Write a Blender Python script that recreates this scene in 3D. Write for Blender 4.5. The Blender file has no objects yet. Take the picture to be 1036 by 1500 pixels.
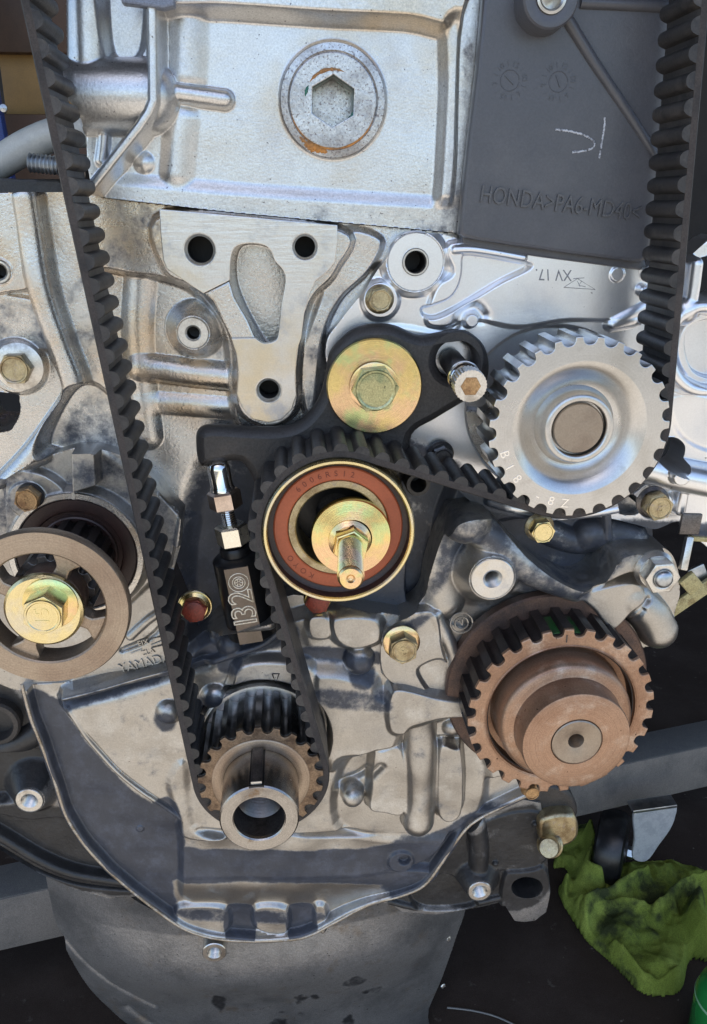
import bpy, bmesh, math, random
import numpy as np
from mathutils import Vector, Matrix
random.seed(7); np.random.seed(7)
SC = bpy.context.scene
COL = SC.collection
R = math.radians

# ------------------------------------------------------------------ camera
# engine face = world plane Y=0, +X right, +Z up, d (mm) = distance in front of that plane
GZ = 0.512                                   # height of the lens above the ground (m)
FP, CX, CY, VX, VY, D = 1224., 518., 750., 420., 300., 343.
TH = math.atan((CY - VY) / FP)
PS = math.atan((CX - VX) * math.cos(TH) / FP)
FW = Vector((math.sin(PS)*math.cos(TH), math.cos(PS)*math.cos(TH), -math.sin(TH)))
RT = Vector((math.cos(PS), -math.sin(PS), 0)); UP = RT.cross(FW)
cam = bpy.data.objects.new('camera', bpy.data.cameras.new('camera')); COL.objects.link(cam)
cam.data.sensor_fit = 'VERTICAL'; cam.data.sensor_height = 24; cam.data.lens = 24*FP/1500
cam.data.clip_start = 0.01; cam.data.clip_end = 500
M4 = Matrix((RT, UP, -FW)).transposed().to_4x4(); M4.translation = Vector((0, -D/1000, GZ))
cam.matrix_world = M4
SC.camera = cam

# ------------------------------------------------------------------ sky, sun, exposure
SUN_EL, SUN_AZ = 64, 200                     # azimuth the light comes from, clockwise from +Y
w = bpy.data.worlds.new('World'); SC.world = w; w.use_nodes = True
wn = w.node_tree.nodes; sky = wn.new('ShaderNodeTexSky'); sky.sky_type = 'NISHITA'; sky.sun_disc = False
sky.sun_elevation = R(SUN_EL); sky.sun_rotation = R(SUN_AZ)
wn['Background'].inputs['Strength'].default_value = 0.14
w.node_tree.links.new(sky.outputs[0], wn['Background'].inputs['Color'])
sun = bpy.data.objects.new('sun', bpy.data.lights.new('sun', 'SUN')); COL.objects.link(sun)
sun.data.energy = 5.0; sun.data.angle = R(0.6); sun.data.color = (1, .92, .80)
sd_ = Vector((math.sin(R(SUN_AZ))*math.cos(R(SUN_EL)), math.cos(R(SUN_AZ))*math.cos(R(SUN_EL)), math.sin(R(SUN_EL))))
sun.rotation_euler = sd_.to_track_quat('Z', 'Y').to_euler(); sun.location = sd_*3
SC.view_settings.view_transform = 'Standard'; SC.view_settings.look = 'None'
SC.view_settings.exposure = 0.95; SC.view_settings.gamma = 1

# ------------------------------------------------------------------ helpers: pixels of the photo -> mm on the plane d
def at(px, py, d=0.):
    r = FW + RT*((px-CX)/FP) - UP*((py-CY)/FP)
    t = (D-d)/r.y
    return (r.x*t, r.z*t)
def atz(px, py, zmm):                        # mm (x, y) on the horizontal plane zmm above the ground
    r = FW + RT*((px-CX)/FP) - UP*((py-CY)/FP)
    t = (zmm - GZ*1000)/r.z
    return (r.x*t, r.y*t - D)
def P(pts, d=0.): return [at(x, y, d) for x, y in pts]
def mmpp(px, py, d=0.):                      # mm per photo pixel at that place
    a = at(px-1, py, d); b = at(px+1, py, d); return abs(b[0]-a[0])/2
def smooth_loop(pts, n=6, closed=True):
    p = np.array(pts, float); N = len(p); out = []
    rng = range(N) if closed else range(N-1)
    for i in rng:
        if closed: a, b, c, e = p[(i-1) % N], p[i], p[(i+1) % N], p[(i+2) % N]
        else: a, b, c, e = p[max(i-1, 0)], p[i], p[i+1], p[min(i+2, N-1)]
        for k in range(n):
            t = k/n
            out.append(.5*((2*b)+(c-a)*t+(2*a-5*b+4*c-e)*t*t+(3*b-a-3*c+e)*t**3))
    if not closed: out.append(p[-1])
    return [tuple(q) for q in out]
def SP(pts, d=0., n=6): return smooth_loop(P(pts, d), n)
def circ(c, r, n=48): return [(c[0]+r*math.cos(2*math.pi*i/n), c[1]+r*math.sin(2*math.pi*i/n)) for i in range(n)]

ORG = {}
def thing(name, label, cat, c, d=0, group=None):
    o = bpy.data.objects.new(name, None); COL.objects.link(o); o.empty_display_size = .01
    o.location = (c[0]/1000, -d/1000, c[1]/1000+GZ); o['label'] = label; o['category'] = cat
    if group: o['group'] = group
    ORG[o.name] = Vector(o.location); return o
def tag(o, label, cat, group=None):
    o['label'] = label; o['category'] = cat
    if group: o['group'] = group
    return o
def link(name, me, mat, parent=None, smooth=35, org=None):
    """mesh with vertices in mm face coordinates (x, -d, z) -> object in metres"""
    if parent is not None: org = ORG[parent.name]
    elif org is None: org = Vector((0, 0, GZ))
    else: org = Vector((org[0]/1000, org[1]/1000, org[2]/1000+GZ))
    n = len(me.vertices); co = np.empty(n*3, np.float32); me.vertices.foreach_get('co', co)
    co = co.reshape(-1, 3)/1000. + np.array((0, 0, GZ)) - np.array(org)
    me.vertices.foreach_set('co', co.astype(np.float32).ravel())
    if smooth:
        me.polygons.foreach_set('use_smooth', np.ones(len(me.polygons), bool))
        if smooth < 180: me.set_sharp_from_angle(angle=R(smooth))
    me.update()
    o = bpy.data.objects.new(name, me); COL.objects.link(o)
    if isinstance(mat, str): mat = MT[mat]
    me.materials.clear(); me.materials.append(mat)
    if parent is not None: o.parent = parent; ORG[o.name] = org
    else: o.location = org; ORG[o.name] = org
    return o
def mesh(verts, faces):
    me = bpy.data.meshes.new('m'); me.from_pydata([tuple(v) for v in verts], [], [tuple(f) for f in faces]); me.update(); return me
def frame(axis):
    a = Vector(axis).normalized(); x = Vector((0, 0, 1)).cross(a)
    if x.length < 1e-3: x = Vector((1, 0, 0))
    x.normalize(); return x, a.cross(x), a
def lathe_m(prof, c3, axis=(0, -1, 0), n=72, closed=False, poly=None, rot=0):
    """prof [(r, a)] round axis through c3 (mm, world x,y,z); a measured along axis"""
    x, y, a = frame(axis); c = Vector(c3); v = []; f = []; m = len(prof)
    for i in range(n):
        t = 2*math.pi*i/n + rot; dr = x*math.cos(t)+y*math.sin(t)
        for r, h in prof: v.append(c + dr*r + a*h)
    mm = m if closed else m-1
    for i in range(n):
        j = (i+1) % n
        for k in range(mm):
            l = (k+1) % m
            f.append((i*m+k, j*m+k, j*m+l, i*m+l))
    me = mesh(v, f)
    bm = bmesh.new(); bm.from_mesh(me); bmesh.ops.remove_doubles(bm, verts=bm.verts, dist=1e-4)
    bmesh.ops.recalc_face_normals(bm, faces=bm.faces); bm.to_mesh(me); bm.free(); return me
def lathe(name, prof, c, mat, parent=None, n=72, closed=False, smooth=35, rot=0):
    """axis normal to the engine face; prof [(r, d)] with d the absolute depth"""
    return link(name, lathe_m(prof, (c[0], 0, c[1]), (0, -1, 0), n, closed, rot=rot), mat, parent, smooth)
def lathe3(name, prof, c3, axis, mat, parent=None, n=48, closed=False, smooth=35, rot=0):
    return link(name, lathe_m(prof, c3, axis, n, closed, rot=rot), mat, parent, smooth)
def curve_mesh(cu):
    o = bpy.data.objects.new('tmp', cu); me = bpy.data.meshes.new_from_object(o)
    bpy.data.objects.remove(o); bpy.data.curves.remove(cu); return me
def plate_m(loops, d0, d1, bevel=.3):
    cu = bpy.data.curves.new('c', 'CURVE'); cu.dimensions = '2D'; cu.fill_mode = 'BOTH'
    b = min(bevel, (d1-d0)/2*.9); cu.extrude = (d1-d0)/2-b; cu.bevel_depth = b; cu.bevel_resolution = 1; cu.offset = -b
    for lp in loops:
        s = cu.splines.new('POLY'); s.points.add(len(lp)-1); s.use_cyclic_u = True
        for q, (x, z) in zip(s.points, lp): q.co = (x, z, 0, 1)
    me = curve_mesh(cu); n = len(me.vertices); co = np.empty(n*3, np.float32); me.vertices.foreach_get('co', co); co = co.reshape(-1, 3)
    out = np.stack([co[:, 0], -((d0+d1)/2+co[:, 2]), co[:, 1]], 1); me.vertices.foreach_set('co', out.astype(np.float32).ravel())
    return me
def plate(name, loops, d0, d1, mat, parent=None, bevel=.3, smooth=35): return link(name, plate_m(loops, d0, d1, bevel), mat, parent, smooth)
def text_m(s, c, d, size, rot=0, ext=.25, sx=1., outline=0, shear=0., bold=0.):
    cu = bpy.data.curves.new('t', 'FONT'); cu.body = s; cu.size = size; cu.align_x = 'CENTER'; cu.align_y = 'CENTER'; cu.resolution_u = 3; cu.offset = bold; cu.shear = shear
    if outline: cu.fill_mode = 'NONE'; cu.bevel_depth = outline; cu.bevel_resolution = 0
    else: cu.extrude = ext
    me = curve_mesh(cu); n = len(me.vertices); co = np.empty(n*3, np.float32); me.vertices.foreach_get('co', co); co = co.reshape(-1, 3)
    x = co[:, 0]*sx; y = co[:, 1]; ca, sa = math.cos(R(rot)), math.sin(R(rot))
    out = np.stack([c[0]+x*ca-y*sa, -(d+co[:, 2]), c[1]+x*sa+y*ca], 1); me.vertices.foreach_set('co', out.astype(np.float32).ravel()); return me
def text(name, s, c, d, size, mat, parent, rot=0, ext=.25, sx=1., outline=0, shear=0., bold=0.): return link(name, text_m(s, c, d, size, rot, ext, sx, outline, shear, bold), mat, parent, 0)
def join_m(ms):
    bm = bmesh.new()
    for m in ms: bm.from_mesh(m); bpy.data.meshes.remove(m)
    me = bpy.data.meshes.new('m'); bm.to_mesh(me); bm.free(); return me
def arc_text(name, s, c, r, a0, da, d, size, mat, parent, inward=False, ext=.1):
    ms = []
    for i, ch in enumerate(s):
        if ch == ' ': continue
        a = a0+da*i; ms.append(text_m(ch, (c[0]+r*math.cos(R(a)), c[1]+r*math.sin(R(a))), d, size, a+90 if inward else a-90, ext))
    return link(name, join_m(ms), mat, parent, 0)
def tube_m(pts, r, n=10, cap=True):
    """round tube along 3-d points (mm, world); r number or list"""
    pts = [Vector(p) for p in pts]; v = []; f = []; rr = r if hasattr(r, '__len__') else [r]*len(pts)
    t0 = (pts[1]-pts[0]).normalized(); nx = t0.orthogonal().normalized()
    for i, p in enumerate(pts):
        t = (pts[min(i+1, len(pts)-1)]-pts[max(i-1, 0)]).normalized()
        nx = (nx - t*nx.dot(t)).normalized(); ny = t.cross(nx)
        for k in range(n):
            a = 2*math.pi*k/n; v.append(p+(nx*math.cos(a)+ny*math.sin(a))*rr[i])
    for i in range(len(pts)-1):
        for k in range(n): f.append((i*n+k, i*n+(k+1) % n, (i+1)*n+(k+1) % n, (i+1)*n+k))
    if cap: f.append(tuple(range(n))[::-1]); f.append(tuple((len(pts)-1)*n+k for k in range(n)))
    return mesh(v, f)
def F3(pts_px, d):                            # photo pixels at depth d -> world mm points
    return [(x, -d, z) for x, z in P(pts_px, d)]
def box_m(c, s, rot=None, bevel=0):
    bm = bmesh.new(); bmesh.ops.create_cube(bm, size=1); bmesh.ops.scale(bm, vec=s, verts=bm.verts)
    if bevel: bmesh.ops.bevel(bm, geom=bm.edges[:], offset=bevel, segments=2, affect='EDGES', profile=.5)
    if rot is not None: bmesh.ops.transform(bm, matrix=rot.to_4x4(), verts=bm.verts)
    bmesh.ops.translate(bm, vec=c, verts=bm.verts)
    me = bpy.data.meshes.new('m'); bm.to_mesh(me); bm.free(); return me

# ------------------------------------------------------------------ materials
MT = {}
def mat(name, col, metal=0., rough=.5, col2=None, s2=30., lo=.45, hi=.65, col3=None, s3=90., lo3=.55, hi3=.7, spk=None, spk_s=500., spk_t=.68,
        bump=.15, bump_s=1200., bump2=0., bump2_s=150., rv=.18, dirt=None, dirt_rough=.4, brush=None, spec=.5, coat=0., grit=.35, grit_s=1500., turned=0.):
    m = bpy.data.materials.new(name); MT[name] = m; m.use_nodes = True; nt = m.node_tree; N = nt.nodes; L = nt.links
    b = N['Principled BSDF']; b.inputs['Metallic'].default_value = metal; b.inputs['Roughness'].default_value = rough
    b.inputs['Specular IOR Level'].default_value = spec; b.inputs['Coat Weight'].default_value = coat
    tc = N.new('ShaderNodeTexCoord'); geo = N.new('ShaderNodeNewGeometry')
    vec = geo.outputs['Position']
    def noise(s, det=4., r=.6, off=0., v=None):
        n = N.new('ShaderNodeTexNoise'); n.inputs['Scale'].default_value = s; n.inputs['Detail'].default_value = det; n.inputs['Roughness'].default_value = r
        if v is None:
            mp = N.new('ShaderNodeMapping'); mp.inputs['Location'].default_value = (off, off*.7, -off); L.new(vec, mp.inputs[0]); v = mp.outputs[0]
        L.new(v, n.inputs['Vector']); return n.outputs[0]
    def ramp(x, lo, hi, a=0., c=1.):
        r = N.new('ShaderNodeMapRange'); r.interpolation_type = 'SMOOTHSTEP'; L.new(x, r.inputs[0])
        for k, q in zip((1, 2, 3, 4), (lo, hi, a, c)): r.inputs[k].default_value = q
        return r.outputs[0]
    def mixc(fac, A, B):
        x = N.new('ShaderNodeMix'); x.data_type = 'RGBA'
        for i, q in ((0, fac), (6, A), (7, B)):
            if isinstance(q, (tuple, list)): x.inputs[i].default_value = (*q[:3], 1)
            elif isinstance(q, float): x.inputs[i].default_value = q
            else: L.new(q, x.inputs[i])
        return x.outputs[2]
    def math_(op, a, c, cl=False):
        x = N.new('ShaderNodeMath'); x.operation = op; x.use_clamp = cl
        for i, q in ((0, a), (1, c)):
            if isinstance(q, (int, float)): x.inputs[i].default_value = q
            else: L.new(q, x.inputs[i])
        return x.outputs[0]
    c = (*col, 1); hs = sum(ord(k) for k in name) % 17
    if col2: c = mixc(ramp(noise(s2, 5., .62, hs), lo, hi), c, col2)
    if col3: c = mixc(ramp(noise(s3, 5., .65, hs+3.3), lo3, hi3), c, col3)
    if spk: c = mixc(ramp(noise(spk_s, 2., .5, hs+7.7), spk_t, spk_t+.05), c, spk)
    if grit:                                   # sand-cast grain, pits and fine dirt
        g = ramp(noise(grit_s, 3., .75, hs+11.), .28, .72, 1-grit, 1+grit*.45)
        g2 = ramp(noise(grit_s*.22, 6., .7, hs+12.), .3, .7, 1-grit*.22, 1+grit*.12)
        x = N.new('ShaderNodeVectorMath'); x.operation = 'SCALE'
        if isinstance(c, tuple): x.inputs[0].default_value = c[:3]
        else: L.new(c, x.inputs[0])
        L.new(math_('MULTIPLY', g, g2), x.inputs['Scale']); c = x.outputs[0]
    rings = None
    if turned:                                 # lathe marks round the part's own axis
        sp = N.new('ShaderNodeVectorMath'); sp.operation = 'MULTIPLY'; L.new(tc.outputs['Object'], sp.inputs[0]); sp.inputs[1].default_value = (1, 0, 1)
        ln = N.new('ShaderNodeVectorMath'); ln.operation = 'LENGTH'; L.new(sp.outputs[0], ln.inputs[0])
        cb = N.new('ShaderNodeCombineXYZ'); L.new(ln.outputs['Value'], cb.inputs[0])
        rings = noise(1700., 3., .7, v=cb.outputs[0])
        x = N.new('ShaderNodeVectorMath'); x.operation = 'SCALE'
        if isinstance(c, tuple): x.inputs[0].default_value = c[:3]
        else: L.new(c, x.inputs[0])
        L.new(ramp(rings, .3, .7, 1-turned*.5, 1+turned*.25), x.inputs['Scale']); c = x.outputs[0]
    fine = noise(bump_s*.6, 3., .7, hs+1.)
    ro = math_('ADD', rough-rv/2, math_('MULTIPLY', noise(70., 6., .7, hs+5.), rv))
    if dirt:
        at_ = N.new('ShaderNodeAttribute'); at_.attribute_name = 'dirt'
        f = math_('ADD', math_('MULTIPLY', at_.outputs['Fac'], 1.25), math_('MULTIPLY', math_('SUBTRACT', noise(90., 9., .72, hs+2.), .60), 1.5))
        f = ramp(f, .12, .55, 0., .94)
        f = math_('MULTIPLY', f, ramp(at_.outputs['Fac'], 0.02, .12))
        dc = mixc(ramp(noise(130., 8., .75, hs+9.), .42, .75), dirt, tuple(min(1, k*2.0+.008) for k in dirt))
        c = mixc(f, c, dc)
        x = N.new('ShaderNodeMix'); L.new(f, x.inputs[0]); x.inputs[3].default_value = dirt_rough; L.new(ro, x.inputs[2]); ro = x.outputs[0]
        x2 = math_('SUBTRACT', metal, math_('MULTIPLY', f, metal*.9)); L.new(x2, b.inputs['Metallic'])
    if isinstance(c, tuple): b.inputs['Base Color'].default_value = c
    else: L.new(c, b.inputs['Base Color'])
    L.new(ro, b.inputs['Roughness'])
    prev = None
    if bump2:
        bp = N.new('ShaderNodeBump'); bp.inputs['Strength'].default_value = bump2; bp.inputs['Distance'].default_value = .002; L.new(noise(bump2_s, 5., .65, hs+4.), bp.inputs['Height']); prev = bp.outputs[0]
    if bump:
        bp = N.new('ShaderNodeBump'); bp.inputs['Strength'].default_value = bump; bp.inputs['Distance'].default_value = .0006; L.new(fine, bp.inputs['Height'])
        if prev: L.new(prev, bp.inputs['Normal'])
        prev = bp.outputs[0]
    if rings is not None:
        bp = N.new('ShaderNodeBump'); bp.inputs['Strength'].default_value = min(1., turned); bp.inputs['Distance'].default_value = .0002; L.new(rings, bp.inputs['Height'])
        if prev: L.new(prev, bp.inputs['Normal'])
        prev = bp.outputs[0]
    if brush:                                  # fine turned or milled lines: (vector scale)
        mp = N.new('ShaderNodeMapping'); L.new(vec, mp.inputs[0]); mp.inputs['Scale'].default_value = brush; mp.inputs['Rotation'].default_value = (0, R(12), 0)
        bp = N.new('ShaderNodeBump'); bp.inputs['Strength'].default_value = .25; bp.inputs['Distance'].default_value = .0003; L.new(noise(1., 3., .6, v=mp.outputs[0]), bp.inputs['Height'])
        if prev: L.new(prev, bp.inputs['Normal'])
        prev = bp.outputs[0]
    if prev: L.new(prev, b.inputs['Normal'])
    return m
OIL_SHADE = (.026, .032, .048)  # oil film colour, blued for sky reflection; also tints the painted shade
mat('alu_head', (.65, .65, .645), .94, .31, (.50, .49, .50), 28, .5, .75, (.62, .55, .45), 14, .5, .7, spk=(.16, .15, .16), spk_s=760, spk_t=.70, bump=.17, bump_s=1500, bump2=.01, dirt=OIL_SHADE, grit=0.2)
mat('alu_pump', (.80, .81, .83), .93, .30, (.66, .68, .73), 22, .5, .7, bump=.08, bump_s=1400, spk=(.4, .4, .42), spk_s=420, spk_t=.74, dirt=OIL_SHADE, rv=.12, grit=0.05)
mat('alu_block', (.62, .605, .58), .94, .27, (.46, .435, .41), 24, .45, .75, (.60, .50, .38), 18, .5, .68, spk=(.12, .12, .12), spk_s=800, spk_t=.72, bump=.28, bump_s=1300, bump2=.05, dirt=OIL_SHADE, grit=.14)
mat('alu_case', (.47, .45, .42), .93, .34, (.37, .355, .335), 26, .42, .75, (.55, .545, .53), 60, .5, .72, spk=(.12, .10, .10), spk_s=900, spk_t=.73, bump=.18, bump_s=1300, bump2=.04, dirt=OIL_SHADE, dirt_rough=.36, grit=.14)
mat('alu_pan', (.30, .29, .28), .6, .38, (.18, .178, .175), 24, .42, .66, (.24, .20, .16), 55, .55, .75, spk=(.05, .05, .05), spk_s=600, spk_t=.70, bump=.3, bump_s=900, bump2=.15, dirt=(.01, .01, .011), grit=0.3)
mat('machined', (.68, .67, .65), .95, .31, (.66, .58, .44), 22, .48, .68, (.46, .475, .51), 50, .5, .68, grit=.10, bump=.12, bump_s=900, brush=(60, 60, 900), rv=.12)
mat('lip_metal', (.56, .49, .40), .8, .46, (.32, .26, .19), 60, .42, .64, (.62, .60, .57), 150, .5, .7, bump=.5, bump_s=1000, grit=0.3)
mat('boss_face', (.68, .66, .62), .95, .33, (.42, .39, .35), 120, .5, .7, bump=.12, bump_s=1500, grit=0.15)
mat('plastic', (.078, .080, .092), 0, .31, (.098, .098, .108), 35, .4, .7, bump=.16, bump_s=1600, bump2=.03, rv=.12, spk=(.12, .12, .12), spk_s=260, spk_t=.76, grit=0.12)
mat('bore_steel', (.14, .13, .12), 1, .30, (.18, .16, .15), 60, grit=.1)  # crank thread steel with the bore's shade put into its colour
mat('bore_dark', (.020, .018, .017), .3, .5, grit=.1)  # near-black colour stands in for the shade inside holes
mat('plastic_letter', (.10, .10, .108), 0, .33, bump=.1)
mat('chalk', (.55, .57, .62), 0, .9, (.25, .26, .29), 500, .5, .6, grit=0.1)
mat('rubber', (.038, .035, .034), 0, .50, (.075, .067, .062), 45, .45, .7, (.020, .019, .020), 160, .45, .7, bump=.3, bump_s=1500, bump2=.06, spec=.45, grit=0.3)
mat('rubber_edge', (.060, .050, .046), 0, .70, (.034, .031, .031), 90, .4, .7, bump=.35, bump_s=1500, spec=.35)
mat('iron_black', (.045, .042, .041), .25, .46, (.070, .060, .054), 40, .45, .7, bump=.42, bump_s=900, bump2=.05)
mat('steel', (.64, .63, .61), 1, .30, (.52, .50, .47), 45, .45, .7, bump=.05, bump_s=1500, rv=.12, grit=0.1)
mat('steel_gear', (.60, .595, .585), 1, .29, turned=.14, grit=.1, col2=(.51, .50, .48), s2=40, lo=.45, hi=.7, col3=(.46, .44, .42), s3=130, lo3=.6, hi3=.75, bump=.05, bump_s=1500, rv=.12)
mat('steel_crank', (.40, .38, .36), 1, .25, (.22, .20, .19), 60, .45, .7, (.20, .14, .09), 110, .60, .74, turned=.3, grit=.2, bump=.08, bump_s=1500)
mat('steel_dark', (.16, .15, .15), .9, .36, (.07, .065, .065), 70, .4, .7, bump=.12, bump_s=1000)
mat('zinc_gold', (.86, .68, .29), 1, .23, (.86, .60, .36), 38, .45, .6, (.64, .72, .34), 55, .5, .64, bump=.06, bump_s=1300, rv=.14, spk=(.2, .14, .05), spk_s=420, spk_t=.73, grit=.1, turned=.22)
mat('zinc_pale', (.82, .70, .38), 1, .27, (.72, .66, .50), 50, .45, .65, bump=.05, bump_s=1300, rv=.12, grit=.1, turned=.22)
mat('zinc_dull', (.50, .42, .26), .9, .40, (.28, .21, .12), 130, .42, .65, (.42, .36, .30), 230, .55, .7, bump=.2, bump_s=1300, grit=0.25)
mat('zinc_olive', (.52, .50, .28), .95, .30, (.30, .34, .20), 130, .45, .62, (.10, .11, .07), 220, .58, .66, bump=.15)
mat('bronze_bolt', (.48, .31, .16), .8, .40, (.26, .15, .08), 150, .45, .65, bump=.2, bump_s=1200)
mat('red_paint', (.26, .045, .025), .1, .45, (.12, .03, .02), 160, .45, .7, bump=.3, bump_s=900)
mat('brown_steel', (.44, .28, .19), .75, .41, (.34, .20, .13), 36, .42, .74, (.56, .43, .34), 80, .50, .72, turned=.35, spk=(.12, .06, .035), spk_s=400, spk_t=.71, bump=.12, bump_s=1100, grit=0.22)
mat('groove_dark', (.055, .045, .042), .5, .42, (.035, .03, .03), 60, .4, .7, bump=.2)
mat('brown_dark', (.16, .10, .075), .6, .46, (.08, .06, .055), 60, .4, .7, bump=.2, bump_s=1100)
mat('tan_steel', (.43, .345, .265), .82, .40, (.33, .25, .19), 35, .42, .68, turned=.35, bump=.14, bump_s=1100, spk=(.2, .13, .08), spk_s=300, spk_t=.74, grit=0.22)
mat('shaft_tan', (.34, .29, .24), .9, .34, (.28, .23, .19), 50, grit=0.12)
mat('rust_gear', (.27, .195, .135), .8, .42, (.13, .09, .065), 150, .42, .65, bump=.3, bump_s=1000, bump2=.1)
mat('seal_red', (.42, .10, .038), 0, .5, (.35, .08, .03), 60, .4, .7, bump=.12, bump_s=1000, grit=0.12)
mat('seal_text', (.17, .035, .015), 0, .6, grit=.1)
mat('seal_brown', (.045, .024, .020), 0, .42, (.028, .018, .017), 70, .4, .7, bump=.1)
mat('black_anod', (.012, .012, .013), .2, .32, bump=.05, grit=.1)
mat('engraved', (.17, .14, .118), .8, .38, (.13, .11, .09), 50, .4, .7, brush=(900, 60, 60), grit=0.12)
mat('engrave_line', (.95, .86, .70), .3, .4)
mat('chrome', (.80, .79, .77), 1, .10, bump=0, rv=.05, grit=.1)
mat('galv', (.52, .55, .58), 1, .34, (.36, .39, .43), 120, .42, .62, bump=.08, bump_s=600, grit=0.1)
mat('galv_bright', (.72, .75, .78), .5, .36, (.60, .63, .67), 160, .42, .62, bump=.1, grit=.1)  # brighter copy of galv: the light on the fork is in the colour
mat('nut_silver', (.90, .86, .74), 1, .28, grit=.08)
mat('nut_rose', (.66, .54, .46), 1, .30, (.52, .42, .35), 150, grit=.15)
mat('tooth_steel', (.27, .265, .26), 1, .30, (.14, .135, .135), 90, .45, .7, grit=.15)
mat('plug_metal', (.60, .60, .60), .95, .34, (.38, .36, .35), 60, .45, .65, spk=(.28, .25, .25), spk_s=1200, spk_t=.585, bump=.22, bump_s=900, grit=0.28)
mat('rust', (.52, .22, .05), .1, .6, (.30, .16, .07), 120, .4, .65, bump=.25)
mat('green_lock', (.03, .16, .12), 0, .25, (.05, .22, .17), 200)
mat('green_dark', (.05, .10, .085), .7, .3, (.03, .20, .16), 90, .5, .65)
mat('green_paint', (.02, .11, .025), 0, .4, (.03, .05, .03), 120)
mat('rail_paint', (.20, .18, .16), 0, .7, (.125, .118, .11), 30, .4, .7, bump=.2, bump_s=700, spk=(.3, .3, .3), spk_s=120, spk_t=.77)
mat('rail_edge', (.22, .22, .21), .5, .45, (.2, .2, .2), 90)
mat('cloth', (.18, .235, .042), 0, .9, (.29, .36, .075), 30, .42, .66, (.050, .062, .026), 20, .52, .66, bump=.7, bump_s=700, bump2=.25, bump2_s=220, spec=.1, grit=0.4)
mat('floor_dark', (.046, .034, .027), 0, .85, (.062, .047, .038), 16, col3=(.10, .085, .07), s3=60, lo3=.62, hi3=.72, spk=(.16, .14, .12), spk_s=160, spk_t=.72, lo=.4, hi=.7, bump=.3, bump_s=400, bump2=.05, spec=.08)
mat('concrete', (.42, .395, .36), 0, .85, (.36, .34, .31), 3, .4, .7, bump=.4, bump_s=300)
mat('asphalt', (.055, .053, .05), 0, .9, (.04, .04, .04), 4, bump=.3)
mat('wood', (.075, .035, .016), 0, .6, (.04, .02, .01), 14, .4, .7, bump=.2, grit=0.2)
mat('wood_pale', (.26, .15, .045), 0, .6, (.19, .11, .035), 20, .4, .7, bump=.2, grit=0.2)
mat('shed', (.030, .024, .021), 0, .8, (.018, .015, .014), 6, .4, .7)
mat('blue_paint', (.015, .045, .20), 0, .4, (.01, .03, .14), 30)
mat('hose', (.52, .53, .50), 0, .35, (.42, .43, .42), 40, bump=.05, grit=0.1)
mat('wheel', (.012, .012, .013), 0, .3, (.03, .03, .03), 80, bump=.1)
mat('bottle', (.02, .23, .05), 0, .22, bump=0, coat=.4, grit=.1)
mat('bottle_print', (.30, .60, .36), 0, .4)
mat('strap_yellow', (.46, .40, .20), .3, .5, (.28, .22, .10), 180, .45, .65, bump=.3)
mat('pencil', (.26, .26, .28), .2, .6)
mat('blue_grey', (.20, .23, .30), 0, .45)

# ------------------------------------------------------------------ cast surfaces: a relief grid in mm with filleted features
def seg_dist(X, Z, pts, closed):
    d2 = np.full(X.shape, 1e9); n = len(pts)
    for i in range(n if closed else n-1):
        ax, az = pts[i]; bx, bz = pts[(i+1) % n]; vx, vz = bx-ax, bz-az; L2 = vx*vx+vz*vz+1e-12
        t = np.clip(((X-ax)*vx+(Z-az)*vz)/L2, 0, 1)
        d2 = np.minimum(d2, (X-ax-t*vx)**2+(Z-az-t*vz)**2)
    return np.sqrt(d2)
def poly_sd(X, Z, pts):
    d = seg_dist(X, Z, pts, True); ins = np.zeros(X.shape, bool); n = len(pts)
    for i in range(n):
        ax, az = pts[i]; bx, bz = pts[(i+1) % n]
        if az == bz: continue
        c = ((az > Z) != (bz > Z)) & (X < (bx-ax)*(Z-az)/(bz-az)+ax); ins ^= c
    return np.where(ins, -d, d)
def sstep(t): t = np.clip(t, 0, 1); return t*t*(3-2*t)
def smax(a, b, k):
    if k <= 0: return np.maximum(a, b)
    h = np.clip(.5+.5*(b-a)/k, 0, 1); return a*(1-h)+b*h+k*h*(1-h)
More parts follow.
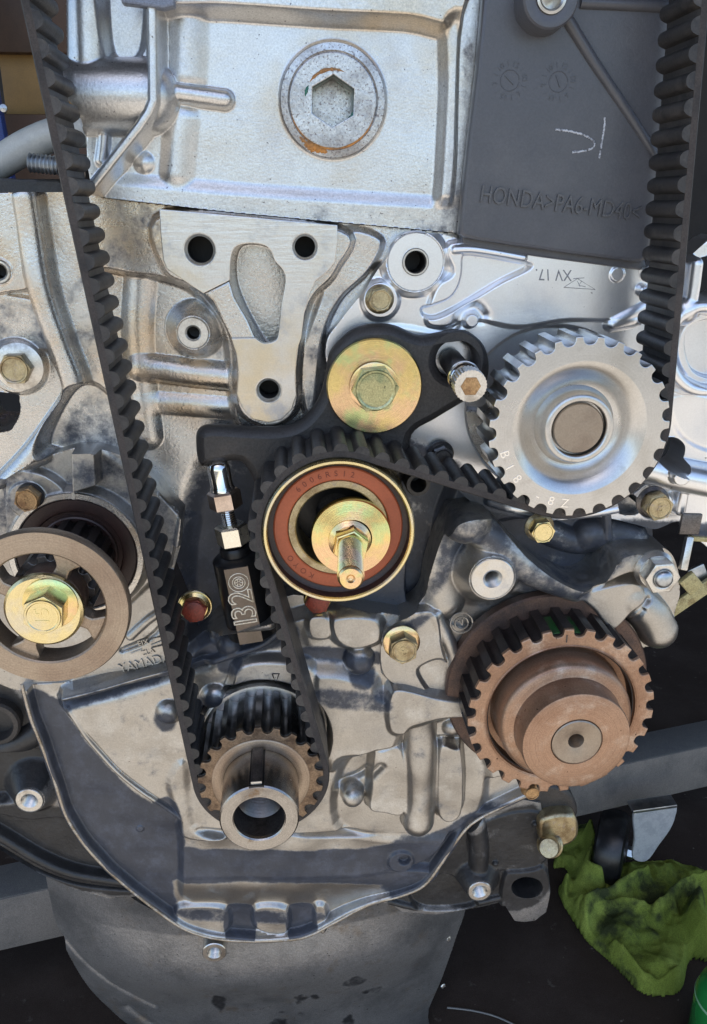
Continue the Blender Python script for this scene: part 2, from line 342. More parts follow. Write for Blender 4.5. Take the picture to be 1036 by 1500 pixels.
class Relief:
    def __init__(s, outline, d0, cell=.37, smooth=True, cuts=(), film=.0):
        s.d0 = d0; s.c = cell; s.ws = .62; s.out = SP(outline, d0) if smooth else P(outline, d0)
        a = np.array(s.out); x0, z0 = a.min(0)-cell*2; x1, z1 = a.max(0)+cell*2
        s.xs = np.arange(x0, x1, cell); s.zs = np.arange(z0, z1, cell); s.X, s.Z = np.meshgrid(s.xs, s.zs)
        s.h = np.full(s.X.shape, float(d0)); s.dirt = np.full(s.X.shape, float(film)); s.sd = poly_sd(s.X, s.Z, s.out)
        for c in cuts: s.sd = np.maximum(s.sd, -poly_sd(s.X, s.Z, SP(c, d0)))
    def _win(s, pts, m):
        a = np.array(pts); x0, z0 = a.min(0)-m; x1, z1 = a.max(0)+m
        i0, i1 = np.searchsorted(s.xs, (x0, x1)); j0, j1 = np.searchsorted(s.zs, (z0, z1))
        return slice(j0, j1), slice(i0, i1)
    def area(s, px, d, w=2., smooth=True, mode='set'):
        w *= s.ws        # raise or sink a region to depth d with a rounded flank of width w
        pts = SP(px, d) if smooth else P(px, d); W = s._win(pts, w)
        if s.X[W].size == 0: return
        t = sstep((-poly_sd(s.X[W], s.Z[W], pts)+w/2)/w)
        if mode == 'up': s.h[W] = np.maximum(s.h[W], s.h[W]*(1-t)+d*t)
        else: s.h[W] = s.h[W]*(1-t)+d*t
    def slope(s, px, pa, da, pb, db, w=3.):                  # a region that ramps from depth da at pixel pa to db at pb
        pts = SP(px, (da+db)/2); W = s._win(pts, w)
        a = np.array(at(*pa, da)); b = np.array(at(*pb, db)); v = b-a
        q = np.clip(((s.X[W]-a[0])*v[0]+(s.Z[W]-a[1])*v[1])/(v@v), 0, 1); tgt = da+(db-da)*sstep(q)
        t = sstep((-poly_sd(s.X[W], s.Z[W], pts)+w/2)/w); s.h[W] = s.h[W]*(1-t)+tgt*t
    def ridge(s, px, d, r, k=1.5, flat=0., closed=False, curve=True, round_=True):   # rounded rib along a line
        pts = P(px, d)
        if curve and len(pts) > 2: pts = smooth_loop(pts, 5, closed)
        W = s._win(pts, r+6)
        if s.X[W].size == 0: return
        q = np.maximum(seg_dist(s.X[W], s.Z[W], pts, closed)-flat, 0)
        hh = d - r + np.sqrt(np.maximum(r*r-q*q, 0)) - np.maximum(q-r*.97, 0)*6 if round_ else d-(q/r)**2*r
        s.h[W] = smax(s.h[W], hh, k)
    def groove(s, px, dep, r, closed=False):
        pts = P(px, s.d0); pts = smooth_loop(pts, 5, closed) if len(pts) > 2 else pts; W = s._win(pts, r+4)
        if s.X[W].size == 0: return
        q = seg_dist(s.X[W], s.Z[W], pts, closed); s.h[W] -= dep*np.exp(-(q/r)**2)
    def boss(s, px, d, r, k=1.2, slope=4.):                  # flat-topped round boss with a drafted side
        c = at(*px, d); W = s._win([c], r+14)
        if s.X[W].size == 0: return
        q = np.hypot(s.X[W]-c[0], s.Z[W]-c[1]); s.h[W] = smax(s.h[W], d-np.maximum(q-r, 0)*slope, k)
    def dome(s, px, r, d, k=.8):                             # ball-ended lump whose top is at depth d
        c = at(*px, d); W = s._win([c], r+4)
        if s.X[W].size == 0: return
        q = np.hypot(s.X[W]-c[0], s.Z[W]-c[1]); s.h[W] = smax(s.h[W], d-r+np.sqrt(np.maximum(r*r-q*q, 0))-np.maximum(q-r*.98, 0)*8, k)
    def pit(s, c, r, d, w=.6):
        W = s._win([c], r+2)
        if s.X[W].size == 0: return
        q = np.hypot(s.X[W]-c[0], s.Z[W]-c[1]); t = sstep((r-q)/w+.5); s.h[W] = s.h[W]*(1-t)+np.minimum(s.h[W], d)*t
    def grime(s, px, v=1., w=6., d=None):  # darkening mask: real grime and, in places, painted shade
        pts = SP(px, s.d0 if d is None else d); W = s._win(pts, w)
        if s.X[W].size == 0: return
        t = sstep((-poly_sd(s.X[W], s.Z[W], pts)+w/2)/w); s.dirt[W] = np.maximum(s.dirt[W], v*t)
    def build(s, name, mat, parent, back=-14., wave=.16):
        rs = np.random.RandomState(len(name)+int(abs(s.xs[0])))      # castings are never quite flat
        for _ in range(9):
            wl = rs.uniform(14, 46); an = rs.uniform(0, 6.28); s.h = s.h+wave*(wl/30)*.5*np.sin((s.X*math.cos(an)+s.Z*math.sin(an))*6.283/wl+rs.uniform(0, 6.28))
        c = s.c; gz, gx = np.gradient(s.sd, c); near = np.abs(s.sd) < .75*c
        X = np.where(near, s.X-s.sd*gx, s.X); Z = np.where(near, s.Z-s.sd*gz, s.Z)
        ok = s.sd < .75*c; cell = ok[:-1, :-1] & ok[1:, :-1] & ok[:-1, 1:] & ok[1:, 1:]
        nz, nx = X.shape; idx = np.arange(nz*nx).reshape(nz, nx)
        q = np.stack([idx[:-1, :-1], idx[:-1, 1:], idx[1:, 1:], idx[1:, :-1]], -1)[cell]
        pad = np.pad(cell, 1); E = []
        inn = pad[1:-1, 1:-1]
        for nb, a, b in ((pad[:-2, 1:-1], 0, 1), (pad[1:-1, 2:], 1, 2), (pad[2:, 1:-1], 2, 3), (pad[1:-1, :-2], 3, 0)):
            m = inn & ~nb; Q = np.stack([idx[:-1, :-1], idx[:-1, 1:], idx[1:, 1:], idx[1:, :-1]], -1)[m]; E.append(Q[:, (a, b)])
        E = np.concatenate(E)
        V = np.stack([X, -s.h, Z], -1).reshape(-1, 3); dv = s.dirt.ravel()
        used = np.unique(q); mp = -np.ones(len(V), int); mp[used] = np.arange(len(used)); v0 = V[used]; q = mp[q]
        be = np.unique(E); mb = -np.ones(len(V), int); mb[be] = np.arange(len(be)); n0 = len(used); nb_ = len(be)
        top = V[be]; bot = top.copy(); bot[:, 1] = np.maximum(-back, top[:, 1]+.5); side = np.stack([mb[E[:, 1]]+n0, mb[E[:, 0]]+n0, mb[E[:, 0]]+n0+nb_, mb[E[:, 1]]+n0+nb_], -1)
        verts = np.concatenate([v0, top, bot]); faces = np.concatenate([q, side]); dd = np.concatenate([dv[used], dv[be], dv[be]])
        me = bpy.data.meshes.new(name); me.vertices.add(len(verts)); me.vertices.foreach_set('co', verts.astype(np.float32).ravel())
        me.loops.add(len(faces)*4); me.loops.foreach_set('vertex_index', faces.astype(np.int32).ravel())
        me.polygons.add(len(faces)); me.polygons.foreach_set('loop_start', np.arange(0, len(faces)*4, 4, dtype=np.int32)); me.update(calc_edges=True)
        a = me.attributes.new('dirt', 'FLOAT', 'POINT'); a.data.foreach_set('value', dd.astype(np.float32))
        return link(name, me, mat, parent, 180)

def sleeve(rel, px, d, Rmm, rmm, parent, name='threaded_boss', dep=9., mat_='boss_face', side=None, thread=True, chamf=.7):
    """machined boss face with a real bore, let into the casting"""
    c = at(*px, d); b = (side if side is not None else d-5)
    pr = [(Rmm+.5, b), (Rmm, d-.4), (Rmm-.4, d), (rmm+chamf, d), (rmm, d-chamf)]
    if rel is not None: rel.pit(c, Rmm-.3, d-dep-3)
    o = lathe(name, pr, c, mat_, parent, 48, smooth=40)
    pr = [(rmm, d-chamf)]; z = d-chamf
    if thread:
        while z > d-dep: pr += [(rmm-.35, z-.35), (rmm, z-.7)]; z -= .7
    pr += [(rmm, d-dep), (0.01, d-dep-.5)]
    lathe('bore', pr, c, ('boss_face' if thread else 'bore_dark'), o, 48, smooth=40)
    return o
def hexpts(c, r, rot=0): return [(c[0]+r*math.cos(R(rot+60*i)), c[1]+r*math.sin(R(rot+60*i))) for i in range(6)]
def bolt(px, d, label, Rf, rh, hh, m_head, m_fl=None, rot=10, mark=None, mrot=0, fl=1.6, name='flange_bolt', group='flange bolts on the engine front', dish=True, parent=None, wash=None):
    """hex flange bolt: px = centre of the head's front face at depth d; Rf flange radius, rh hex corner radius, hh head height (mm)"""
    c = at(*px, d); m_fl = m_fl or m_head
    t = thing(name, label, 'bolt', c, d-hh-fl, group)
    lathe('flange', [(.01, d-hh-fl), (Rf, d-hh-fl), (Rf, d-hh-fl*.55), (rh*.98, d-hh+.1), (.01, d-hh+.1)], c, m_fl, t, 48)
    bm = plate_m([hexpts(c, rh, rot)], d-hh, d-.7, .18)
    lathe_pr = [(rh*.85, d-.9), (rh*.84, d-.1), (rh*.82, d+.12), (rh*.74, d+.05), (rh*.70, d-.25), (.01, d-.3)] if dish else [(rh*.85, d-.9), (rh*.84, d+.1), (rh*.76, d+.4), (.01, d+.5)]
    link('hex_head', bm, m_head, t, 30)
    lathe('head_face', lathe_pr, c, m_head, t, 40)
    if wash: lathe('washer', [(.01, d-hh-fl-1.6), (wash, d-hh-fl-1.6), (wash, d-hh-fl-.3), (wash-.3, d-hh-fl), (.01, d-hh-fl)], c, 'zinc_pale', t, 48)
    if mark: text('head_mark', mark, c, d-.25 if dish else d+.5, rh*.95, m_head, t, mrot, .18)
    return t

# ================================================================== THE SETTING
def struct(o): o['kind'] = 'structure'; return o
def sheet(name, x0, x1, y0, y1, z, m):
    me = mesh([(x0, y0, z), (x1, y0, z), (x1, y1, z), (x0, y1, z)], [(0, 1, 2, 3)]); return struct(link(name, me, m, None, 0, (0, 0, -GZ*1000)))
G0 = -GZ*1000
sheet('ground', -40000, 40000, -40000, 40000, G0-4, 'concrete')
sheet('floor_mat', -1500, 1500, -215, 1190, G0, 'floor_dark')  # dark floor; its unseen front part is added to darken metal reflections
sheet('added_dark_sheet', -30000, 30000, -30000, -2300, G0, 'asphalt')  # unseen dark sheet added to put contrast into the metal reflections
struct(link('wall', box_m((0, 1210, G0+1100), (5200, 30, 2200)), 'shed', None, 0, (0, 1210, G0)))

# roof added out of view for shade: its front edge lets the sun reach the concrete in front but not the engine
struct(link('added_shade_roof', box_m((0, -1120+1200, G0+2240), (5200, 2400, 40)), 'shed', None, 0, (0, 0, G0+2220)))

# ================================================================== CYLINDER HEAD
cyl = thing('cylinder_head', 'silver cast aluminium cylinder head casting across the top left', 'engine part', at(400, 300, 2), 2)
h = Relief([(98, -45), (98, 60), (97, 90), (92, 105), (95, 130), (108, 149), (125, 166), (126, 205), (127, 240), (131, 262), (126, 281), (150, 289), (340, 311), (500, 326), (668, 341), (674, 330), (684, 220), (694, 130), (705, 20), (709, -45)], 4, smooth=False, film=.06)
h.area([(225, -60), (235, 40), (228, 170), (140, 300), (300, 315), (660, 350), (690, 200), (710, -60)], 2, 3, smooth=False)
h.area([(215, -60), (225, 8), (330, 14), (480, 24), (600, 30), (700, 44), (720, -60)], 11, 8)
h.area([(652, 40), (678, 40), (676, 200), (658, 350), (638, 345), (645, 250), (651, 130)], 7, 8)
h.area([(676, 20), (720, 10), (690, 380), (660, 380), (666, 250)], 5, 3)
h.area([(110, 258), (180, 262), (340, 276), (480, 286), (640, 296), (700, 300), (690, 380), (100, 330)], 3.8, 9)
h.ridge([(273, 12), (273, 60), (271, 108)], 5.2, 9, 2)
h.ridge([(266, 172), (262, 210), (258, 255)], 4.2, 8, 2)
h.ridge([(230, 131), (270, 136), (328, 144)], 8.0, 3.2, 2)
h.area([(90, -60), (214, -60), (218, 80), (218, 150), (200, 185), (125, 285), (100, 240), (85, 100)], 3, 2)
h.ridge([(122, -60), (122, 0), (122, 84)], 11, 7, 2)
h.area([(158, -60), (210, -60), (210, 75), (165, 80)], -2, 5)
h.ridge([(86, 136), (204, 136)], 15, 13, 1.2)
h.ridge([(221, -60), (222, 20), (223, 80), (224, 148), (217, 165), (203, 186), (165, 233), (131, 276)], 16, 1.1, 1.0, flat=.5, curve=False)
h.ridge([(128, 165), (146, 178), (150, 200), (146, 235)], 7, 2, 2)
h.boss((488, 148), 2.6, 19.5, 1.5, 2)
h.dome((210, 238), 4, 4, 2)
h.grime([(676, 40), (694, 60), (690, 200), (676, 345), (640, 348), (655, 250), (668, 150)], .34, 8)
h.grime([(220, -40), (222, 60), (224, 150), (228, 60), (228, -40)], .25, 2)
h.grime([(470, 290), (640, 310), (660, 345), (420, 325)], .25, 10)
h.grime([(225, -20), (480, 5), (700, 25), (690, -50), (225, -50)], .2, 8)  # top border darkened in colour for the shadow along it
pc = at(488, 148, 5); h.pit(pc, 14, -12)
h.build('head_wall', 'alu_head', cyl, -40, .07)
plug = thing('socket_plug', 'large round steel plug with hexagon socket and rust ring in the cylinder head', 'plug', pc, 0)
prim = lathe('plug_rim', [(19.6, 1), (19.4, 4.6), (19, 5.1), (16.6, 5.3), (16.2, 4.9), (15.7, 4.4)], pc, 'plug_metal', plug)
hx = hexpts(pc, 8.7, 28)
pface = plate('plug_face', [circ(pc, 15.9, 64), hx], -8, 5, 'plug_metal', plug, .35)
plate('socket_floor', [circ(pc, 12, 32)], -10, -7.6, 'plug_metal', plug, .2)
plate('socket_wall', [circ(pc, 11, 32), hexpts(pc, 8.6, 28)], -7, 3.6, 'green_dark', plug, .1)
def arc_strip(c, r, a0, a1, rt, d, n=26):
    pts = []
    for i in range(n): a = R(a0+(a1-a0)*i/(n-1)); pts.append((c[0]+r*math.cos(a), -d, c[1]+r*math.sin(a)))
    return tube_m(pts, [max(.05, rt*math.sin(math.pi*(i+.5)/n)**.6*(.75+.5*random.random())) for i in range(n)], 8)
link('rust_streak', join_m([arc_strip(pc, 16.1, 196, 338, .55, 4.7), arc_strip(pc, 17.2, 218, 268, 1.5, 4.4), arc_strip(pc, 18.0, 228, 256, 1.2, 4.3), arc_strip(pc, 10.4, 60, 150, .7, 4.75)]), 'rust', prim, 60)
link('sealant_smear', join_m([arc_strip(pc, 10.2, 150, 172, .6, 4.9), arc_strip(pc, 8.3, 290, 345, .5, 3)]), 'green_lock', pface, 60)
tag(plate('cover_edge', [P([(170, -30), (256, -30), (256, 10), (240, 14), (180, 6)], 16)], 12, 18, 'blue_grey', None, .8), 'blue grey plastic cover edge above the cylinder head at the top', 'cover')

# ================================================================== BLACK PLASTIC BACK COVER
bc = thing('timing_back_cover', 'black plastic timing cover with raised lettering and diagonal rib', 'cover', at(820, 380, 12), 8)
o_ = [(713, -45), (1010, -45), (985, 120), (962, 300), (953, 362), (948, 380), (938, 385), (830, 371), (700, 352), (680, 348), (673, 343), (675, 325), (688, 200), (700, 100)]
cpan = plate('cover_panel', [P(o_, 13)], 6, 13, 'plastic', bc, 1.3)
plate('cover_skirt', [P([(676, 342), (945, 380), (948, 392), (938, 396), (800, 378), (690, 362), (678, 356)], 9)], 3, 9, 'plastic', bc, .8)
bo = at(808, -4, 24)
lathe('mounting_boss', [(10.2, 11), (9.6, 23.5), (9, 24.2), (6, 24.4), (5.2, 24), (4.6, 21), (4.4, 12), (.01, 12)], bo, 'plastic', bc, 56)
lathe('sleeve', [(5.1, 23.5), (5.1, 24.6), (4.2, 24.8), (3.5, 24.2), (3.4, 14), (.01, 14)], bo, 'steel', bc, 40)
link('diagonal_rib', join_m([tube_m([(x, -(13.2), z) for x, z in smooth_loop(P([(828, 20), (870, 88), (915, 155), (972, 243)], 14), 4, False)], [2.1, 2.1, 2, 2, 1.9, 1.9, 1.8, 1.8, 1.7, 1.6, 1.5, 1.5, 1.4][:13], 12)]), 'plastic', bc, 60)
link('top_rib', tube_m(F3([(850, 4), (990, 10)], 13), 2, 10), 'plastic', bc, 60)
text('lettering', 'HONDA>PA6-MD40<', at(822, 299, 13), 13.1, 8.8, 'plastic_letter', cpan, -6.2, .7, .76)
for (px, py), lr in (((818, 120), -66), ((747, 118), -41)):
    c = at(px, py, 13); ms = [text_m('I', c, 13.1, 6.2, lr+90, .3, .6)]
    for i, ch in enumerate(('12', '03', '6', '15', '9', '10')):
        a = 70-60*i; ms.append(text_m(ch, (c[0]+5.4*math.cos(R(a)), c[1]+5.4*math.sin(R(a))), 13.05, 2.6, a-90, .18))
        a += 30; ms.append(text_m('I', (c[0]+5.4*math.cos(R(a)), c[1]+5.4*math.sin(R(a))), 13.05, 2.8, a-90, .12, .4))
    ms.append(tube_m([(x, -13.05, z) for x, z in circ(c, 3.4, 28)], .14, 6))
    link('date_stamp', join_m(ms), 'plastic', cpan, 0)
def chalk(px, r=.42):
    pts = smooth_loop(P(px, 13), 8, False); n = len(pts)
    ms = []
    for i in range(n-1):
        if random.random() < .04: continue
        a, b = pts[i], pts[i+1]; j = lambda: random.uniform(-.14, .14)
        ms.append(tube_m([(a[0]+j(), -13.02, a[1]+j()), (b[0]+j(), -13.02, b[1]+j())], [r*random.uniform(.6, 1.1), r*random.uniform(.6, 1.1)], 6))
    return ms
link('chalk_mark', join_m(chalk([(814, 190), (832, 192), (850, 196), (865, 203), (871, 210), (868, 217), (856, 221), (838, 223)])+chalk([(886, 172), (885, 190), (881, 212), (878, 234)])), 'chalk', cpan, 0)

# ================================================================== ENGINE BLOCK
blk = thing('engine_block', 'grey cast aluminium engine block face with three hole mounting pad', 'engine part', at(400, 700, 0), 0)
h = Relief([(-45, 283), (126, 281), (150, 290), (340, 312), (500, 327), (672, 342), (700, 380), (720, 560), (960, 760), (965, 860), (860, 905), (600, 960), (300, 960), (250, 800), (190, 660), (60, 665), (20, 690), (-45, 700)], 0,
    smooth=False, film=.11, cuts=[[(-40, 577), (22, 577), (29, 588), (30, 604), (22, 622), (10, 632), (-40, 632)]])
h.area([(138, 405), (200, 403), (245, 410), (290, 432), (330, 495), (350, 620), (440, 640), (475, 560), (470, 480), (500, 430), (560, 385), (640, 400), (640, 720), (300, 760), (200, 660), (160, 520)], -6, 6)
h.area([(495, 340), (560, 350), (540, 400), (500, 440), (474, 500), (462, 600), (446, 600), (440, 520), (470, 430)], 3, 5)
h.ridge([(205, 540), (270, 548), (345, 556)], -1, 6, 3); h.ridge([(205, 590), (345, 600)], -4.2, 5, 3)
h.ridge([(205, 400), (200, 480), (205, 560), (215, 640)], -3, 7, 3)
h.area([(-60, 270), (38, 285), (52, 400), (48, 420), (20, 428), (-60, 425)], 7, 2.5)
h.area([(-60, 432), (40, 436), (62, 455), (75, 510), (50, 512), (-60, 508)], 2, 2)
h.ridge([(33, 290), (48, 385), (60, 440), (84, 510), (103, 560), (102, 590), (80, 625), (40, 678), (0, 720)], 11, 4.2, 1.5, flat=.6)
h.ridge([(28, 312), (40, 400), (55, 455)], 8.6, 2, 1)
h.area([(105, 570), (140, 560), (180, 600), (190, 660), (90, 660), (70, 640)], -5, 6)
h.boss((20, 540), 7, 9.5, 1, 3); h.boss((-2, 398), 8, 4.2, 1.5, 2)
h.area([(240, 310), (500, 334), (494, 398), (456, 446), (440, 530), (438, 595), (415, 622), (380, 626), (346, 596), (340, 500), (296, 430), (238, 398)], 8, 5)
h.area([(350, 358), (400, 360), (425, 400), (418, 500), (390, 505), (345, 420)], -8, 5)
h.boss((283, 488), 5.6, 6.6, 1.4, 2.2)
h.area([(300, 680), (430, 690), (430, 900), (280, 900)], -10, 22)
h.area([(590, 680), (660, 690), (640, 760), (620, 900), (585, 900)], -8, 8)
h.area([(600, 640), (700, 600), (720, 700), (640, 700)], 3, 4)
h.area([(585, 765), (595, 860), (585, 900), (460, 905), (470, 870)], 2, 3)
h.area([(730, 760), (960, 765), (960, 840), (840, 850), (780, 830)], -4, 6)
h.ridge([(870, 790), (905, 788), (935, 795)], 6, 7, 3)
h.ridge([(800, 782), (850, 800), (895, 790)], 3, 6, 3); h.ridge([(890, 740), (893, 790)], 7, 2, 1)
h.grime([(130, 285), (238, 302), (236, 392), (160, 398), (140, 330)], .30, 7)
h.grime([(455, 440), (500, 410), (560, 380), (520, 420), (490, 500), (480, 640), (440, 640), (448, 500)], .3, 8)  # shade of the recess right of the pad, put in as colour
h.grime([(250, 440), (320, 450), (345, 540), (300, 520), (262, 470)], .3, 8)
h.grime([(255, 770), (290, 705), (380, 650), (600, 640), (720, 690), (960, 750), (990, 900), (600, 980), (250, 980)], .62, 18)  # oily casting, with the shade behind tensioner and adjuster painted in
h.grime([(100, 590), (150, 570), (200, 640), (260, 760), (200, 700), (60, 690), (70, 640)], .35, 12)
h.grime([(92, 430), (130, 400), (150, 500), (150, 560), (112, 545)], .28, 8)
h.grime([(-30, 440), (60, 445), (80, 520), (-30, 520)], .35, 8)
sleeve(h, (283, 488), 5.8, 6.2, 2.5, blk, dep=8, thread=False); sleeve(h, (-2, 398), 8.2, 4.4, 2.6, blk, dep=8, thread=False)
for hp in ((293, 366), (447, 362), (394, 572)): h.pit(at(*hp, 12), 6, -6)
h.build('block_wall', 'alu_block', blk, -40)
S5 = lambda pts: [(x/2.204+230, y/2.204+300) for x, y in pts]
inner = S5([(235, 243), (238, 180), (250, 140), (285, 125), (340, 128), (368, 148), (381, 180), (408, 212), (415, 250), (402, 330), (392, 420), (376, 442), (345, 447), (318, 430)])
outer = S5([(240, 432), (256, 480), (264, 540), (258, 610), (275, 655), (310, 692), (360, 703), (402, 694), (436, 660), (450, 612), (446, 560), (452, 470), (466, 430), (476, 350), (492, 288), (512, 245), (548, 218), (574, 186), (583, 120), (583, 66), (300, 40), (8, 14), (12, 100), (20, 178), (32, 208), (150, 286)])
c_loop = P(outer, 12)+smooth_loop(P(inner, 12), 4, False)
holes = [circ(at(x, y, 12), r, 40) for x, y, r in ((293, 366, 5.6), (447, 362, 4.6), (394, 572, 4.7))]
plate('machined_pad', [c_loop]+holes, 9, 12, 'machined', blk, .3)
plate('cast_leg', [P(S5([(152, 286), (234, 246), (250, 300), (292, 372), (318, 432), (242, 434), (205, 360), (180, 310)]), 11)], 6, 10.8, 'alu_block', blk, .8)
for x, y, r in ((293, 366, 5.4), (447, 362, 4.4), (394, 572, 4.5)):
    c = at(x, y, 12); pr = [(r+1.1, 10), (r+.9, 12.12), (r+.5, 12.1), (r, 11.4)]; z = 11.4
    while z > 0: pr += [(r-.5, z-.5), (r, z-1)]; z -= 1
    o = lathe('bolt_hole', pr[:10], c, 'boss_face', blk, 44, smooth=40)
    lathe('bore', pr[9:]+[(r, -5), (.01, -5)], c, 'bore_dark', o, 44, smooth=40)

# ================================================================== WATER PUMP
wp = thing('water_pump_housing', 'bright silver water pump casting on the right under the black cover', 'engine part', at(850, 560, 6), 4)
h = Relief([(585, 344), (640, 342), (676, 350), (800, 372), (935, 388), (1000, 380), (1075, 380), (1090, 800), (1022, 790), (1010, 770), (990, 764), (960, 775), (930, 768), (880, 758), (800, 762), (730, 752), (690, 735), (640, 690), (560, 660), (490, 560), (478, 505), (500, 468), (530, 430), (560, 385)], 5, smooth=True,
    cuts=[[(948, 652), (985, 640), (1004, 655), (992, 684), (960, 676)], [(905, 728), (932, 726), (936, 752), (906, 752)], [(1022, 380), (1060, 380), (1060, 428), (1030, 436), (1022, 420)]])
h.area([(676, 352), (940, 390), (945, 470), (900, 470), (830, 470), (760, 480), (700, 470), (650, 480), (625, 470), (640, 420), (664, 400)], 8, 3)
h.boss((609, 384), 10, 11.3, 1.2, 2)
h.area([(676, 374), (690, 370), (764, 384), (770, 392), (730, 412), (690, 436), (655, 456), (634, 464), (620, 461), (617, 451), (630, 446), (655, 436), (668, 420), (674, 398)], 3.2, 2.2)
h.ridge([(668, 366), (700, 366), (768, 378)], 9.6, 1.6, 1)
h.groove([(620, 500), (650, 494), (668, 478), (676, 458), (694, 450), (706, 462)], 2.2, 2.2)
h.area([(560, 480), (640, 486), (664, 486), (680, 500), (700, 520), (640, 560), (520, 540)], 5.5, 4)
h.boss((692, 470), 10.5, 2.5, .6, 6); h.boss((905, 402), 8.6, 2.8, .3, 4)
gc = (106.5, -78.4)
c0 = at(810, 598, 2)
th_ = [(810+128*math.cos(R(a)), 598+122*math.sin(R(a))) for a in range(0, 360, 20)]
h.area(th_, 0.5, 3)
h.ridge([(945, 425), (960, 438)], 12, 2, 1); h.boss((958, 397), 12, 3, .6, 4)
h.ridge([(930, 470), (900, 476), (960, 444)], 9, 3, 2, curve=False)
h.ridge([(1024, 388), (1020, 420), (1014, 455)], 17, 2.8, 1.5, curve=False); h.dome((1010, 458), 6, 18, 2)
ring = [(1034+52*math.cos(R(a)), 512+62*math.sin(R(a))) for a in range(0, 360, 15)]
h.ridge(ring, 18, 2.5, 1.2, closed=True); h.area([(1034+42*math.cos(R(a)), 512+52*math.sin(R(a))) for a in range(0, 360, 20)], 9, 2)
h.area([(1002, 480), (1060, 470), (1060, 545), (1010, 540)], 5, 2)
h.ridge([(915, 684), (960, 694), (1000, 704), (1060, 716)], 17, 6.5, 1.5); h.ridge([(1008, 705), (1000, 750)], 12, 2.5, 1.2)
h.ridge([(975, 560), (975, 600), (968, 625)], 14, 4, 2); h.boss((970, 625), 20, 3.1, .5, 8); h.boss((1000, 700), 22, 3.4, .5, 8)
h.area([(985, 580), (1060, 590), (1060, 660), (1000, 640)], 6, 5)
h.ridge([(720, 737), (760, 748), (840, 756), (920, 744), (955, 722)], 9, 2.2, 1)
h.boss((967, 742), 10, 6, 1, 3); h.boss((795, 778), 6, 6.5, 1, 3)
h.boss((558, 440), 8, 6.6, 1.5, 2)
h.grime([(560, 350), (640, 350), (668, 372), (664, 360), (600, 344)], .3, 5)
h.grime([(520, 600), (600, 640), (700, 700), (740, 760), (620, 730), (500, 640)], .9, 12)
h.grime([(700, 735), (760, 765), (900, 775), (1060, 790), (1060, 770), (960, 760), (840, 765)], .7, 7)  # oil and the shadow under the sprocket, painted as one dark strip
sleeve(h, (609, 384), 10.15, 11.0, 5.0, wp, dep=16, thread=False, chamf=.2, side=8, mat_='alu_pump')
h.build('pump_casting', 'alu_pump', wp, -10, .05)
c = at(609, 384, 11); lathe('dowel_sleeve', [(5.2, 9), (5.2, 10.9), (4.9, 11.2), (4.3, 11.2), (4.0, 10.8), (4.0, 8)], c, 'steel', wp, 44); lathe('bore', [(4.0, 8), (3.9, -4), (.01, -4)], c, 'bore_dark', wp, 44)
text('pencil_note', 'XV 17.', at(810, 402, 8), 8.05, 6.2, 'pencil', wp, 178, .04, .85, shear=-.2)
link('pencil_emblem', join_m([tube_m(F3(l, 8.05), .13, 5) for l in ([(826, 421), (846, 408), (872, 424), (826, 421)], [(840, 408), (856, 407)], [(846, 412), (850, 420)], [(852, 412), (848, 418), (858, 420)])]), 'pencil', wp, 0)

# ================================================================== TOOTHED WHEELS AND THE BELT
PIT = 8.0
def gear_loop(c, Rr, N, w=5.3, dep=3.0, rot=0., sq=2.0):
    pts = []; aw = w/Rr
    for i in range(N):
        a = rot+2*math.pi*i/N
        for k in range(13):
            u = -1+2*k/12; y = (1-abs(u)**sq)**(1/sq) if abs(u) < 1 else 0
            pts.append((a+u*aw/2, Rr-dep*y))
        g = 2*math.pi/N-aw
        for k in (1, 2): pts.append((a+aw/2+g*k/3, Rr))
    return [(c[0]+r*math.cos(a), c[1]+r*math.sin(a)) for a, r in pts]
CRK = (-17.2, -230.4); R_CRK = 21*PIT/2/math.pi
TEN = at(497, 781, 46); R_TEN = 112*mmpp(497, 781, 46)
R_WP = 27*PIT/2/math.pi
BT = 2.6                                      # belt backing thickness
DF, DR = 44., 18.
def tangent(c1, s1, c2, s2):
    dx, dz = c2[0]-c1[0], c2[1]-c1[1]; L = math.hypot(dx, dz); a = math.atan2(dz, dx)-math.asin((s2-s1)/L)
    n = (-math.sin(a), math.cos(a)); return (c1[0]-n[0]*s1, c1[1]-n[1]*s1), (c2[0]-n[0]*s2, c2[1]-n[1]*s2)
pa, pb = at(41, 0, DF), at(285, 1141, DF); u_ = ((pb[0]-pa[0]), (pb[1]-pa[1])); S0 = (pa[0]-u_[0]*.30, pa[1]-u_[1]*.30)
pe = at(1030, 0, DF); pw = at(983, 560, DF); E0 = (pe[0]+(pe[0]-pw[0])*.5, pe[1]+(pe[1]-pw[1])*.5)
wheels = [(S0, 0), (CRK, R_CRK), (TEN, -(R_TEN+BT)), (gc, R_WP), (E0, 0)]
path = []; marks = {}; s_acc = 0; STEP = .5
def seg(p, q):
    global s_acc
    L = math.hypot(q[0]-p[0], q[1]-p[1]); n = max(2, int(L/STEP)); ux, uz = (q[0]-p[0])/L, (q[1]-p[1])/L
    for i in range(n): t = L*i/n; path.append((p[0]+ux*t, p[1]+uz*t, -uz, ux, s_acc+t))
    s_acc += L
prev = None
